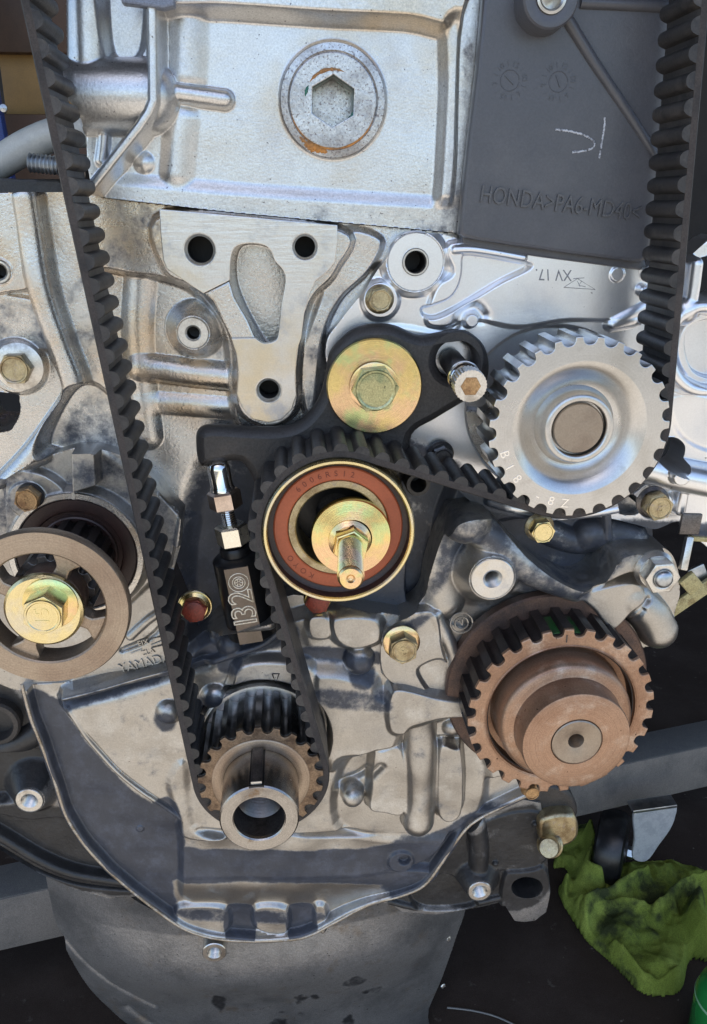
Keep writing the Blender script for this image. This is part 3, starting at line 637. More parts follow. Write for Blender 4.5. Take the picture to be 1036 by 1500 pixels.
for i in range(len(wheels)-1):
    p, q = tangent(wheels[i][0], wheels[i][1], wheels[i+1][0], wheels[i+1][1])
    if prev is not None:
        c, sr = wheels[i]; r = abs(sr); a0 = math.atan2(prev[1]-c[1], prev[0]-c[0]); a1 = math.atan2(p[1]-c[1], p[0]-c[0]); sg = 1 if sr > 0 else -1
        da = ((a1-a0)*sg) % (2*math.pi); n = max(3, int(da*r/STEP)); marks[i] = (a0, s_acc, r)
        for k in range(n):
            a = a0+sg*da*k/n; path.append((c[0]+r*math.cos(a), c[1]+r*math.sin(a), -math.cos(a)*sg, -math.sin(a)*sg, s_acc+da*r*k/n))
        s_acc += da*r
    seg(p, q); prev = q
def tooth_h(s):
    u = ((s % PIT)-PIT/2)/2.75
    return 3.0*max(0, 1-abs(u)**2.4)**.55 if abs(u) < 1 else 0.
def tooth_rot(i): a0, s0, r = marks[i]; return a0+((PIT/2-s0) % PIT)/r
v = []; f = []; fe = []; ch = .45
for x, z, nx, nz, s in path:
    t = tooth_h(s)
    pin = (x+nx*t, z+nz*t); pb_ = (x-nx*BT, z-nz*BT); pb2 = (x-nx*(BT-ch), z-nz*(BT-ch)); pl = (x, z)
    v += [(pin[0], -DF, pin[1]), (pl[0], -DF, pl[1]), (pb2[0], -DF, pb2[1]), (pb_[0], -(DF-ch), pb_[1]), (pb_[0], -(DR+ch), pb_[1]), (pb2[0], -DR, pb2[1]), (pl[0], -DR, pl[1]), (pin[0], -DR, pin[1])]
m = 8
for i in range(len(path)-1):
    for k in range(m): f.append((i*m+k, i*m+(k+1) % m, (i+1)*m+(k+1) % m, (i+1)*m+k))
me = mesh(v, f); me.materials.append(MT['rubber'])
bm = bmesh.new(); bm.from_mesh(me); bmesh.ops.recalc_face_normals(bm, faces=bm.faces); bm.to_mesh(me); bm.free()
tb = thing('timing_belt', 'long black toothed rubber timing belt looping round the pulleys', 'belt', CRK, DR)
ob = link('belt_body', me, 'rubber', tb, 40)
# worn front edge of the belt, a thin cord-and-rubber face of its own
v = []; f = []
for x, z, nx, nz, s in path: t = 0; v += [(x+nx*.1, -DF-.06, z+nz*.1), (x-nx*(BT-ch), -DF-.06, z-nz*(BT-ch)), (x+nx*.1, -DF+.3, z+nz*.1), (x-nx*(BT-ch), -DF+.3, z-nz*(BT-ch))]
for i in range(len(path)-1): a = i*4; b = a+4; f += [(a, a+1, b+1, b), (a+2, a, b, b+2), (a+1, a+3, b+3, b+1)]
link('worn_edge', mesh(v, f), 'rubber_edge', tb, 40)

# crank sprocket and snout
cs = thing('crankshaft_sprocket', 'small toothed crankshaft sprocket with brown worn front face inside the belt loop', 'sprocket', CRK, 12)
gl = gear_loop(CRK, R_CRK-.15, 21, 5.2, 3.1, tooth_rot(1))
plate('toothed_rim', [gl, circ(CRK, 17, 48)], 17, 44.6, 'tooth_steel', cs, .25)
plate('front_face', [gear_loop(CRK, R_CRK-.1, 21, 5.2, 3.1, tooth_rot(1)), circ(CRK, 20.5, 48)], 44.7, 46.2, 'rust_gear', cs, .3)
lathe('guide_flange', [(18, 12), (29, 12), (29.2, 13), (28.8, 15.6), (28, 16.6), (26.5, 17), (18, 17)], CRK, 'steel', cs, 90)
lathe('front_ring', [(15.8, 45.5), (15.9, 46.5), (16.2, 46.7), (20.3, 46.7), (20.8, 46.4), (21, 45.5)], CRK, 'tan_steel', cs, 72)
sn = thing('crankshaft_snout', 'steel crankshaft end with keyway and threaded bore at the lower centre', 'shaft', CRK, 40)
lathe('shaft_end', [(15.9, 20), (15.9, 69.4), (15.3, 70), (10.7, 70), (10.2, 69.5), (10.1, 68)], CRK, 'steel_crank', sn, 84)
lathe('counterbore', [(10.1, 68), (10.0, 61), (9.5, 60), (9.4, 58)], CRK, 'steel_dark', sn, 84)  # dark steel stands in for shade under the bore lip
pr = [(9.4, 58)]; z = 58
while z > 20: pr += [(8.2, z-1.0), (9.4, z-2.0)]; z -= 2.0
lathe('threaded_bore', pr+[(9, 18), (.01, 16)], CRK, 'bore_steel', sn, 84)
ka = 92; kx = (math.cos(R(ka)), math.sin(R(ka)))
def key_box(r0, r1, wd, d0, d1, bev):
    rot = Matrix.Rotation(R(90-ka), 3, 'Y'); rm = (r0+r1)/2
    return box_m((CRK[0]+kx[0]*rm, -(d0+d1)/2, CRK[1]+kx[1]*rm), (wd, d1-d0, r1-r0), rot, bev)
link('keyway', key_box(13, 16.05, 6.0, 45, 69.9, .05), 'black_anod', sn, 30)  # solid black strip in place of a cut slot and its shade
kk = link('key', key_box(13, 17.4, 4.4, 46, 68.6, .3), 'steel_dark', sn, 30)
link('key_end', key_box(13.2, 17.3, 4.3, 68.55, 68.9, .1), 'steel', kk, 30)

# water pump pulley
wg = thing('water_pump_sprocket', 'bright steel toothed water pump sprocket with dished centre', 'sprocket', gc, 16)
glw = gear_loop(gc, R_WP-.1, 27, 5.3, 2.85, tooth_rot(3), 2.2)
plate('toothed_rim', [glw, circ(gc, 25.2, 72)], 26, 48, 'steel_gear', wg, .3)
lathe('dished_web', [(25.6, 47.4), (25.3, 47.95), (24.6, 47.7), (22.6, 46.6), (20.4, 44.6), (18.6, 42.4), (17, 41.2), (15.4, 41.0), (14.2, 42.4), (13.4, 46.4), (13.0, 47.5), (12.6, 47.9), (10.9, 47.9), (10.5, 47.5), (10.3, 44), (9.7, 44)], gc, 'steel_gear', wg, 90, smooth=50)
lathe('shaft_end', [(9.6, 43), (9.6, 46.4), (9.2, 46.9), (.01, 46.9)], gc, 'shaft_tan', wg, 64)
arc_text('stamped_code', 'B18 -8Z', gc, 29.3, 198, 11, 48.02, 5.0, 'chrome', wg, True, .12)  # brighter metal paints in the glint of the stamped characters

# oil pump sprocket (brown)
OC = at(845, 1087, 60)
og = thing('oil_pump_sprocket', 'large brown toothed sprocket with stepped hub at the lower right', 'sprocket', OC, 10)
glo = gear_loop(OC, 41.2, 27, 5.6, 3.4, .06, 2.6)
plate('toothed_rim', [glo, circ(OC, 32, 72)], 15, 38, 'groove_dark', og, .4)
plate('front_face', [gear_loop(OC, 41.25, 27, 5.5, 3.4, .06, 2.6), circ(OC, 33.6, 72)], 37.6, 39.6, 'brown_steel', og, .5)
lathe('rear_flange', [(30, 12), (46.4, 12), (47, 12.6), (47, 17.4), (46.2, 18.4), (39, 18.8), (30, 18.8)], OC, 'brown_dark', og, 96)
lathe('stepped_hub', [(34, 39.2), (33.5, 39.7), (32.9, 39.4), (32.4, 37.5), (32, 31.5), (29.6, 31), (29.1, 31.6), (28.8, 44.5), (28.2, 46.4), (27, 47.4), (24.6, 47.7), (23.4, 48.2), (23.0, 49.5), (22.9, 58.6), (22.5, 59.6), (21.6, 60), (11, 60), (10.6, 59.4)], OC, 'brown_steel', og, 96, smooth=40)
lathe('shaft_end', [(10.7, 58.5), (10.5, 60.2), (10, 60.5), (6.4, 60.1), (3.4, 59.2), (2.4, 57), (1.4, 52), (.01, 50)], OC, 'shaft_tan', og, 64)
link('timing_tick', box_m((OC[0]-1, -39.7, OC[1]+37), (.5, .3, 3.5)), 'steel_dark', og, 0)
for i in (6, 7):
    a = .06+2*math.pi*i/27; r = 38.1
    link('green_paint', box_m((OC[0]+r*math.cos(a), -29, OC[1]+r*math.sin(a)), (3.6, 15, .5), Matrix.Rotation(math.pi/2-a, 3, 'Y'), .2), 'green_paint', og, 30)
o2 = at(824, 1005, 47); link('paint_dab', lathe_m([(2.2, -.2), (1.8, .25), (.01, .3)], (o2[0], -47.2, o2[1]), (0, -.7, .7), 20), 'cloth', og, 60)

# tensioner bearing with belt round it
tp = thing('tensioner_bearing', 'tensioner bearing with orange red seal and gold outer ring in the centre', 'bearing', TEN, 18)
k = R_TEN/30.
lathe('outer_ring', [(29.6*k, 18), (30*k, 18.5), (30*k, 45.4), (29.4*k, 46.2), (28.5*k, 46.2), (28.0*k, 45.6)], TEN, 'zinc_pale', tp, 96)
lathe('dust_lip', [(28.05*k, 45.7), (27.9*k, 41), (27.2*k, 40.4), (25.6*k, 40.2), (25.2*k, 39)], TEN, 'seal_brown', tp, 96)
seal = lathe('rubber_seal', [(25.9*k, 39.2), (25.7*k, 40.6), (25.2*k, 41), (20.6*k, 41), (20.1*k, 40.6), (20*k, 39)], TEN, 'seal_red', tp, 96)
lathe('inner_ring', [(20.2*k, 38.6), (20.1*k, 40.2), (19.7*k, 40.7), (17.3*k, 40.7), (16.8*k, 40.3), (16.4*k, 38), (16.2*k, 20)], TEN, 'zinc_dull', tp, 96)
arc_text('seal_code', '6006RS12', TEN, 22.8*k, 133, -8.2, 40.97, 3.2, 'seal_text', seal, False, .12)
arc_text('seal_maker', 'KOYO', TEN, 22.8*k, 241, -9.5, 40.97, 3.2, 'seal_text', seal, False, .12)
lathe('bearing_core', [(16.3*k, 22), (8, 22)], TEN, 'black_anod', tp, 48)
STC = at(514, 848, 84)
ts = thing('tensioner_stud', 'gold plated tensioner stud with washer and nut projecting from the red bearing', 'stud', at(515, 789, 46), 40)
wc = at(515, 790, 46)
lathe('washer', [(8, 40), (15.4, 40.2), (15.6, 43.8), (15.2, 44.6), (8, 46.0)], wc, 'zinc_gold', ts, 80)
sc_ = at(513.5, 797, 50)
lathe('nut_flange', [(3, 44.5), (8.4, 45.2), (8.2, 46.6), (6.4, 48), (3, 48)], sc_, 'zinc_gold', ts, 56)
plate('hex_nut', [hexpts(sc_, 7.0, 20)], 46.5, 54, 'zinc_gold', ts, .7)
a3 = Vector((sc_[0], -50, sc_[1])); b3 = Vector((STC[0], -84, STC[1])); L_ = (b3-a3).length
pr = [(4.6, 0), (4.6, 5)]; z = 5
while z < L_-2.4: pr += [(4.75, z+.3), (4.25, z+.75)]; z += .85
lathe3('threaded_stud', pr+[(4.4, L_-1.4), (4.3, L_-.6), (3.7, L_), (1.6, L_), (.9, L_-.8), (.01, L_-1)], a3, b3-a3, 'zinc_gold', ts, 44)


# ================================================================== TENSIONER ARM AND ADJUSTER
arm = thing('tensioner_bracket', 'matte black cast tensioner arm behind the gold washer bolt', 'bracket', at(549, 567, 10), 8)
al = SP([(286, 646), (292, 631), (313, 626), (365, 629), (410, 629), (442, 618), (466, 590), (477, 556), (483, 522), (498, 500), (521, 482), (548, 477), (580, 479), (616, 493), (656, 488), (686, 487), (709, 504), (718, 527), (718, 552), (708, 575), (680, 592), (640, 616), (605, 640), (600, 690), (560, 740), (470, 770), (400, 770), (380, 740), (370, 705), (356, 682), (341, 678), (318, 682), (292, 684)], 17, 5)
plate('arm_body', [al, circ(at(668, 528, 17), 7.4, 40)], 7, 17, 'iron_black', arm, 3.6, 60)
pb_c = at(549, 567, 21)
pv = bolt((551, 572), 29, 'gold plated pivot bolt with very large washer on the black arm', 9.6, 9.2, 6.5, 'zinc_olive', 'zinc_gold', 5, fl=.1, name='pivot_bolt', group=None, wash=None)
lathe('washer', [(.01, 17.2), (18.6, 17.2), (18.8, 17.8), (18.8, 20.2), (18.3, 20.9), (.01, 21.0)], pb_c, 'zinc_gold', pv, 90)
c = at(668, 534, 17); e = at(690, 566, 47)
sp = thing('spring_post', 'knurled steel spring post sticking out of the black arm hole', 'stud', c, 8)
a3 = Vector((c[0]-.5, -8, c[1]+.3)); b3 = Vector((e[0], -47, e[1])); L_ = (b3-a3).length
lathe3('post_shank', [(4.6, 0), (4.6, L_-15), (4.2, L_-14)], a3, b3-a3, 'steel_dark', sp, 40)
lathe3('post_collar', [(4.2, L_-15), (6.0, L_-14.4), (6.3, L_-12), (5.8, L_-10.6), (5.2, L_-10), (5.6, L_-9), (5.6, L_-2)], a3, b3-a3, 'chrome', sp, 48)
n_ = 60; vv = []; 
x_, y_, ax_ = frame(b3-a3); v = []; f = []
for k_, (zz) in enumerate((L_-6.5, L_-.2)):
    for i in range(n_):
        a = 2*math.pi*i/n_; r = 6.1 if i % 2 else 5.75; v.append(a3+ax_*zz+(x_*math.cos(a)+y_*math.sin(a))*r)
for i in range(n_): f.append((i, (i+1) % n_, n_+(i+1) % n_, n_+i))
f.append(tuple(n_+i for i in range(n_)))
link('knurled_head', mesh(v, f), 'boss_face', sp, 20)
lathe3('socket', [(3.8, L_-.19), (3.6, L_-.05), (2.6, L_-.02), (.01, L_-.04)], a3, b3-a3, 'bronze_bolt', sp, 6)

adj = thing('belt_adjuster', 'black anodised belt adjuster with engraved plate and bright lock nuts', 'adjuster', at(372, 930, 22), 22)
AD = 15.
A0 = at(370, 925, AD); A1 = at(318, 675, AD); a3 = Vector((A0[0], -AD, A0[1])); b3 = Vector((A1[0], -AD, A1[1])); ax = (b3-a3); LL = ax.length; ax.normalize()
def apos(px, py):
    q = at(px, py, AD); return (Vector((q[0], -AD, q[1]))-a3).dot(ax)
t1 = apos(340, 818); t2 = apos(338, 800)
RB = 10.5
lathe3('body', [(.01, 0), (RB, 0), (RB, t1), (RB-1.2, t1+1.2), (6.6, t1+2), (6.6, t2-1), (6, t2), (.01, t2)], a3, ax, 'black_anod', adj, 64)
sx_ = ax.cross(Vector((0, -1, 0))).normalized()        # across the flat
def on_flat(u, t, d): q = a3+sx_*u+ax*t; return (q.x, -d, q.z)
dfl = AD+RB+.15; hw = 5.0
bmx = box_m((0, 0, 0), (hw*2, t1-.4, 2.2)); rot = Matrix((sx_, ax, sx_.cross(ax))).transposed()
for q in bmx.vertices: q.co = rot @ q.co + a3 + ax*(t1/2) + Vector((0, -(dfl-AD-1.1), 0))
plt = link('engraved_plate', bmx, 'engraved', adj, 30)
arot = math.degrees(math.atan2(ax.z, ax.x))
tm = (apos(345, 900)+apos(345, 838))/2
q = a3+ax*(apos(368, 893)); ms = [text_m('1', (q.x, q.z), dfl, 14, arot, 0, 1.0, .32)]
for chx, yy in (('3', 880), ('2', 858)): q = a3+ax*apos(360, yy); ms.append(text_m(chx, (q.x, q.z), dfl, 14.5, arot, 0, .95, .32))
q = a3+ax*apos(352, 838)
for rr in (4.6, 2.9, 1.9): ms.append(tube_m([(q.x+rr*.9*math.cos(2*math.pi*i/26), -dfl, q.z+rr*.9*math.sin(2*math.pi*i/26)) for i in range(27)], .2, 5))
for i in range(6): a = i*math.pi/3; ms.append(tube_m([(q.x+.5*math.cos(a), -dfl, q.z+.5*math.sin(a)), (q.x+1.8*math.cos(a), -dfl, q.z+1.8*math.sin(a))], .17, 5))
link('engraving', join_m(ms), 'engrave_line', plt, 0)
def hexnut(name, t0, t1_, r, m, rot=0): return lathe3(name, [(.01, t0), (r*.86, t0), (r, t0+.8), (r, t1_-.8), (r*.86, t1_), (.01, t1_)], a3, ax, m, adj, 6, smooth=20, rot=rot)
n0 = apos(336, 798); n1 = apos(332, 769)
hexnut('lock_nut', n0, n1, 6.9, 'nut_silver', R(30))
h0 = apos(327, 745); h1 = apos(325, 718)
pr = [(3.0, n1-1)]; z = n1-1
while z < h0: pr += [(3.1, z+.35), (2.6, z+.8)]; z += .95
lathe3('threaded_rod', pr+[(3, h0+1)], a3, ax, 'chrome', adj, 40)
hexnut('rod_head', h0, h1, 6.9, 'nut_rose', R(30))
lathe3('rounded_tip', [(5.1, h1-.5), (4.9, h1+1.5), (4.6, h1+2), (4.6, LL-3.2), (4.0, LL-1), (2.4, LL+.2), (.01, LL+.5)], a3, ax, 'chrome', adj, 48, smooth=60)

# ================================================================== BALANCER SHAFT HOUSING (left)
BC = (-92.5, -139.3)
bh = thing('balancer_housing', 'oily grey balancer shaft housing with square pad at the left', 'engine part', at(120, 800, 6), 0)
h = Relief([(-45, 704), (10, 690), (40, 676), (110, 656), (140, 655), (190, 670), (232, 708), (268, 752), (264, 800), (236, 900), (250, 965), (248, 985), (100, 1020), (20, 1010), (-45, 985)], 4, smooth=False, film=.17)
h.area([(103, 661), (139, 659), (142, 712), (105, 724)], 14, 1.6, smooth=False)
h.area([(10, 700), (62, 694), (98, 730), (50, 780), (14, 800)], 9, 2.5); h.ridge([(-20, 720), (15, 694), (60, 672)], 9, 3, 1.5)
h.area([(-45, 705), (8, 702), (10, 810), (-45, 800)], -4, 3)
h.boss((40, 733), 10, 7.5, 1, 3)
h.ridge([(146, 662), (200, 700), (232, 730)], 4.5, 3, 1)
h.area([(232, 722), (262, 754), (256, 800), (236, 890), (222, 780)], 9, 1.5, smooth=False); h.ridge([(232, 716), (266, 752), (258, 800)], 11, 1.2, .5, curve=False)
q_ = [at(0, 0, 0)]
h.area([(185, 890), (262, 840), (262, 980), (100, 1012), (150, 950)], 6, 3)
h.ridge([(190, 935), (215, 912), (240, 895)], 8, 2, 1); h.groove([(180, 950), (215, 935), (245, 908)], 1.5, 1)
hc = BC; W = h._win([hc], 30); qq = np.hypot(h.X[W]-hc[0], h.Z[W]-hc[1]); h.h[W] = np.where(qq < 26, 2, smax(h.h[W], 9.4-np.maximum(qq-28.4, 0)*2.5, 1))
h.grime([(-45, 690), (100, 660), (190, 668), (270, 760), (240, 880), (200, 760), (120, 725), (70, 740), (10, 820), (-45, 830)], .36, 9)
h.build('housing_wall', 'alu_case', bh, -16)
lathe('bearing_ring', [(28.6, 6), (28.2, 9.6), (27.8, 10.2), (25.6, 10.2), (25.1, 9.7), (25, 4)], BC, 'alu_block', bh, 80)
lathe('oil_seal', [(25.2, 5), (25.1, 8.8), (24.6, 9.3), (21, 9), (19.4, 8.2), (18.6, 6.5), (16.8, 6), (16.6, 7.4), (16, 7.8), (14, 7)], BC, 'seal_brown', bh, 80)
link('index_pin', box_m((BC[0]+2, -10.4, BC[1]+27), (1.2, 1, 3)), 'boss_face', bh, 0)
q = at(205, 962, 6)
text('cast_name', 'YAMADA', at(212, 971, 6.4), 6.4, 6.0, 'alu_case', bh, 13, .5, .95)
text('cast_emblem', 'ZLA', at(217, 955, 6.3), 6.3, 3.4, 'alu_case', bh, 13, .4); text('cast_emblem', 'EJX', at(210, 941, 6.3), 6.3, 3.4, 'alu_case', bh, 13, .4)
link('cast_wing', join_m([tube_m(F3(l, 6.4), .3, 6) for l in ([(182, 949), (205, 938), (238, 932)], [(184, 953), (206, 946)], [(192, 957), (208, 951)], [(222, 945), (240, 938)], [(222, 949), (238, 945)])]), 'alu_case', bh, 60)
bs = thing('balancer_sprocket', 'tan spoked balancer pulley with gold washer at the left edge', 'pulley', BC, 10)
plate('toothed_shaft', [gear_loop(BC, 15.5, 14, 3.6, 2.2, .2)], 7, 46, 'steel_dark', bs, .3)
plate('rear_collar', [circ(BC, 13, 40)], 44, 55, 'brown_dark', bs, .4)
lathe('pulley_rim', [(30.2, 55.6), (30.9, 56.2), (30.9, 59), (30.3, 60), (22.6, 60), (22.0, 59.4), (21.6, 57), (21.4, 50.2), (22, 49.5), (24, 49.5), (25, 55.4)], BC, 'tan_steel', bs, 110, closed=True)
for a0 in (62, 152, 242, 332):
    pts = []
    for a, r in ((-13, 12), (-9, 17), (-14, 22.2), (14, 22.2), (9, 17), (13, 12)): pts.append((BC[0]+r*math.cos(R(a0+a)), BC[1]+r*math.sin(R(a0+a))))
    plate('spoke', [smooth_loop(pts, 4)], 50, 57.6, 'tan_steel', bs, .8)
plate('hub', [circ(BC, 12.6, 48)], 50, 58.4, 'tan_steel', bs, .6)
b15 = bolt((62, 904), 73, 'gold bolt marked 15 with wide washer in the tan balancer pulley', 9.8, 7.6, 9.5, 'zinc_pale', 'zinc_gold', 22, '15', 88, fl=1.6, name='pulley_bolt', group=None)
lathe('washer', [(.01, 58.2), (13.8, 58.2), (14.4, 59), (14.2, 60.6), (13.2, 61.6), (.01, 62.0)], BC, 'zinc_pale', b15, 80)

# ================================================================== FRONT CASE (oil pump body)
fc = thing('front_case', 'tan and oily blue black cast front case round the crankshaft', 'engine part', at(390, 1250, 5), 0)
h = Relief([(32, 1003), (45, 1052), (62, 1095), (80, 1145), (97, 1196), (124, 1238), (155, 1272), (190, 1303), (240, 1342), (272, 1362), (310, 1374), (360, 1379), (425, 1377), (455, 1370), (490, 1352), (540, 1326), (590, 1312), (622, 1297), (645, 1268), (665, 1238), (690, 1208), (730, 1185), (790, 1158), (860, 1120), (880, 1000), (760, 930), (640, 900), (520, 880), (430, 870), (330, 900), (250, 960), (90, 1000)], 5, smooth=False, film=.19)
h.ws = 1.15
h.area([(88, 1020), (250, 978), (300, 940), (430, 905), (560, 880), (720, 940), (800, 1080), (770, 1130), (710, 1150), (690, 1195), (640, 1208), (600, 1222), (560, 1215), (500, 1222), (290, 1232), (268, 1228), (262, 1198), (228, 1172), (180, 1138), (132, 1088)], 12, 4)
h.ridge([(99, 1040), (132, 1090), (182, 1142), (228, 1174), (262, 1198)], 12.6, 1.1, .6)
lip = [(32, 1003), (45, 1052), (62, 1095), (80, 1145), (97, 1196), (124, 1238), (155, 1272), (190, 1303), (240, 1342), (272, 1362), (310, 1374), (360, 1379), (425, 1377), (455, 1370), (490, 1352), (540, 1326), (590, 1312), (622, 1297), (645, 1268), (665, 1238), (690, 1208), (730, 1185), (790, 1158)]
h.slope([(262, 1270), (600, 1270), (640, 1285), (590, 1312), (480, 1352), (430, 1330), (300, 1330), (258, 1300)], (400, 1285), 9, (400, 1335), 5, 4)
h.area([(262, 1210), (480, 1226), (600, 1215), (650, 1206), (655, 1230), (610, 1270), (480, 1286), (300, 1286), (262, 1280)], 9.4, 3)
h.area([(100, 1045), (140, 1100), (225, 1176), (262, 1205), (262, 1330), (240, 1335), (190, 1295), (125, 1232), (90, 1160)], 5.2, 4)
for x0, x1 in ((262, 330), (375, 420), (462, 478)): h.area([(x0, 1330), (x1, 1332), (x1, 1368), (x0, 1362)], 8, 2.5)
h.ridge(lip, 10.5, 1.4, .5, flat=.3)
h.ridge([(92, 1032), (170, 1012), (250, 991), (300, 975), (350, 960), (385, 948), (405, 932)], 16.5, 1.6, .8)
h.groove([(100, 1016), (180, 996), (250, 975), (300, 958)], 4, 3.2)
h.ridge([(288, 936), (320, 924), (360, 919), (392, 914)], 27, 4.5, 5); h.ridge([(325, 935), (370, 945), (410, 925)], 12.5, 6, 3)
h.boss(tuple((385, 1089)), 16, 31, 4, 1.2)
h.area([(338, 1000), (350, 975), (400, 968), (455, 976), (462, 1010), (470, 1060), (330, 1060)], 17, 4)
h.area([(455, 1005), (482, 985), (545, 1000), (562, 1022), (640, 1036), (668, 1050), (640, 1062), (604, 1070), (592, 1078), (582, 1100), (560, 1112), (505, 1116), (480, 1128)], 18, 7)
h.area([(455, 950), (540, 955), (565, 1005), (600, 1015), (640, 1015), (640, 985), (560, 900), (460, 900)], 12.5, 3)
h.area([(488, 905), (552, 905), (560, 940), (520, 955), (490, 940)], 17, 4); h.area([(452, 905), (480, 905), (484, 935), (455, 935)], 15, 2)
h.area([(500, 1120), (560, 1085), (700, 1085), (700, 1200), (620, 1225), (500, 1210)], 8, 5)
h.ridge([(618, 1046), (618, 1120), (617, 1200), (616, 1216)], 19, 8.2, 1.5)
h.area([(575, 1010), (640, 1020), (700, 1030), (690, 1052), (645, 1056), (606, 1068), (592, 1080), (570, 1070)], 20.5, 3)
h.area([(546, 1104), (560, 1098), (592, 1100), (596, 1190), (560, 1194), (540, 1188), (542, 1160)], 15.5, 3)
h.area([(642, 1098), (668, 1096), (680, 1106), (678, 1196), (642, 1199)], 15.5, 3)
h.groove([(495, 1142), (530, 1128), (555, 1105)], 2.5, 1.8)
h.pit(CRK, 31, 8, 2)
for (x, y), r, d in (((336, 953), 5.8, 17), ((246, 1050), 6.4, 16.5), ((314, 1030), 7, 18), ((528, 976), 7, 20), ((518, 1176), 5.6, 17), ((665, 1072), 5, 16)): h.dome((x, y), r, d, 1.2)
h.boss((588, 1265), 11, 6, 2, 2.2); h.pit(at(593, 1262, 11), 2.8, 8, .8)
h.boss((205, 1215), 6, 1.6, .8, 3)
h.area([(246, 1150), (270, 1120), (282, 1210), (330, 1232), (270, 1232), (262, 1200)], 14, 4)
h.grime([(95, 1030), (100, 1050), (180, 1145), (262, 1200), (268, 1232), (500, 1236), (560, 1228), (640, 1210), (700, 1180), (790, 1150), (700, 1200), (640, 1280), (610, 1288), (480, 1286), (280, 1284), (255, 1300), (262, 1335), (245, 1348), (155, 1275), (97, 1200), (60, 1090), (36, 1010)], .80, 5)
for x0, x1 in ((333, 372), (424, 460)): h.grime([(x0, 1326), (x1, 1328), (x1, 1366), (x0, 1364)], .95, 3)  # darkens the two pockets between the raised pads
h.grime([(265, 1325), (470, 1330), (460, 1345), (300, 1345)], .55, 5)
h.grime([(225, 1165), (262, 1160), (270, 1240), (235, 1230)], .9, 5)
h.grime([(280, 925), (420, 900), (430, 930), (330, 958), (250, 985), (100, 1030), (100, 1010), (250, 968)], .75, 6)
h.grime([(450, 935), (560, 945), (560, 960), (455, 955)], .7, 5); h.grime([(460, 985), (560, 995), (560, 1020), (470, 1012)], .55, 6)
h.grime([(330, 1010), (350, 980), (440, 975), (462, 1010), (440, 1030), (340, 1030)], .4, 7)
for (x, y), r in (((336, 953), 22), ((246, 1042), 18), ((314, 1022), 26), ((528, 970), 20)): h.grime([(x+r*math.cos(R(a)), y+r*math.sin(R(a))) for a in range(0, 360, 45)], .6, 5)  # dome tops darkened in colour to stand in for their shade
h.grime([(570, 1225), (640, 1222), (640, 1300), (560, 1300)], .6, 8)
h.build('case_wall', 'alu_case', fc, -30, .30)
pts = P([(399, 987), (409, 987), (404, 1001)], 17.4); link('timing_arrow', tube_m([(x, -17.3, z) for x, z in pts+[pts[0]]], .35, 6), 'steel_dark', fc, 0)
link('lip_edge', tube_m([(x, -10.2, z) for x, z in smooth_loop(P(lip, 10.4), 5, False)], .8, 8), 'lip_metal', fc, 60)

# ================================================================== MOUNT BRACKET (right)
mb = thing('mount_bracket', 'grey oily cast bracket arm with bored boss above the brown sprocket', 'bracket', at(720, 860, 16), 8)
h = Relief([(652, 770), (662, 750), (685, 742), (712, 748), (735, 772), (765, 805), (800, 832), (840, 850), (868, 842), (884, 822), (896, 804), (930, 796), (975, 804), (992, 830), (996, 868), (988, 900), (988, 936), (945, 948), (900, 960), (820, 1010), (700, 1020), (650, 1015), (600, 1014), (572, 1002), (558, 985), (558, 925), (572, 908), (604, 892), (622, 872), (628, 840), (640, 800)], 12, smooth=True, film=.13)
h.ws = 1.1
h.area([(640, 880), (700, 880), (760, 870), (840, 870), (880, 900), (900, 990), (660, 1030), (650, 980)], 10, 6)
h.area([(556, 930), (575, 908), (612, 895), (640, 900), (650, 950), (664, 990), (660, 1016), (600, 1012), (560, 990)], 17, 2)
h.area([(612, 985), (622, 970), (650, 965), (680, 1000), (640, 1018)], 15, 2)
h.ridge([(688, 772), (730, 800), (780, 842), (850, 868)], 24, 7, 3)
h.dome((690, 772), 11, 29, 3)
h.ridge([(660, 780), (645, 840), (655, 890)], 16, 9, 4); h.ridge([(640, 905), (665, 960), (670, 1010)], 17, 3, 3)
h.boss((722, 848), 25, 10, 2, 2)
h.ridge([(840, 858), (870, 848), (900, 830)], 20, 6, 3)
h.area([(888, 826), (900, 806), (972, 808), (985, 840), (970, 860), (930, 842), (885, 858), (860, 862)], 24, 3)
h.area([(850, 870), (930, 850), (948, 880), (910, 920), (890, 925), (870, 900)], 20, 4)
h.ridge([(935, 885), (962, 912), (975, 935)], 21, 9, 1.5); h.groove([(893, 920), (915, 892), (940, 868)], 2, 1.2); h.groove([(915, 905), (932, 882)], 1.4, 1)
h.dome((908, 824), 1.8, 25.2, .3)
h.grime([(640, 745), (720, 745), (760, 800), (850, 850), (840, 872), (760, 868), (700, 790), (640, 870), (610, 890), (640, 790)], .5, 9)
h.grime([(700, 865), (780, 870), (830, 860), (800, 900), (680, 960), (690, 900)], .3, 9); h.grime([(556, 920), (600, 896), (640, 890), (610, 915), (566, 935)], .5, 6)
h.grime([(740, 770), (800, 830), (860, 845), (920, 800), (890, 800), (840, 860)], .4, 7)
sleeve(h, (722, 848), 26, 9.4, 3.5, mb, dep=14, mat_='machined', side=18)
h.build('bracket_wall', 'alu_case', mb, -4)
c = at(676, 912, 15); ms = [tube_m([(c[0]+r*math.cos(a), -15.2, c[1]+r*1.0*math.sin(a)) for a in [2*math.pi*i/24 for i in range(25)]], .45, 6) for r in (5, 3)]+[text_m('V', c, 15, 4, 20, .5)]
link('cast_emblem', join_m(ms), 'alu_case', mb, 60)

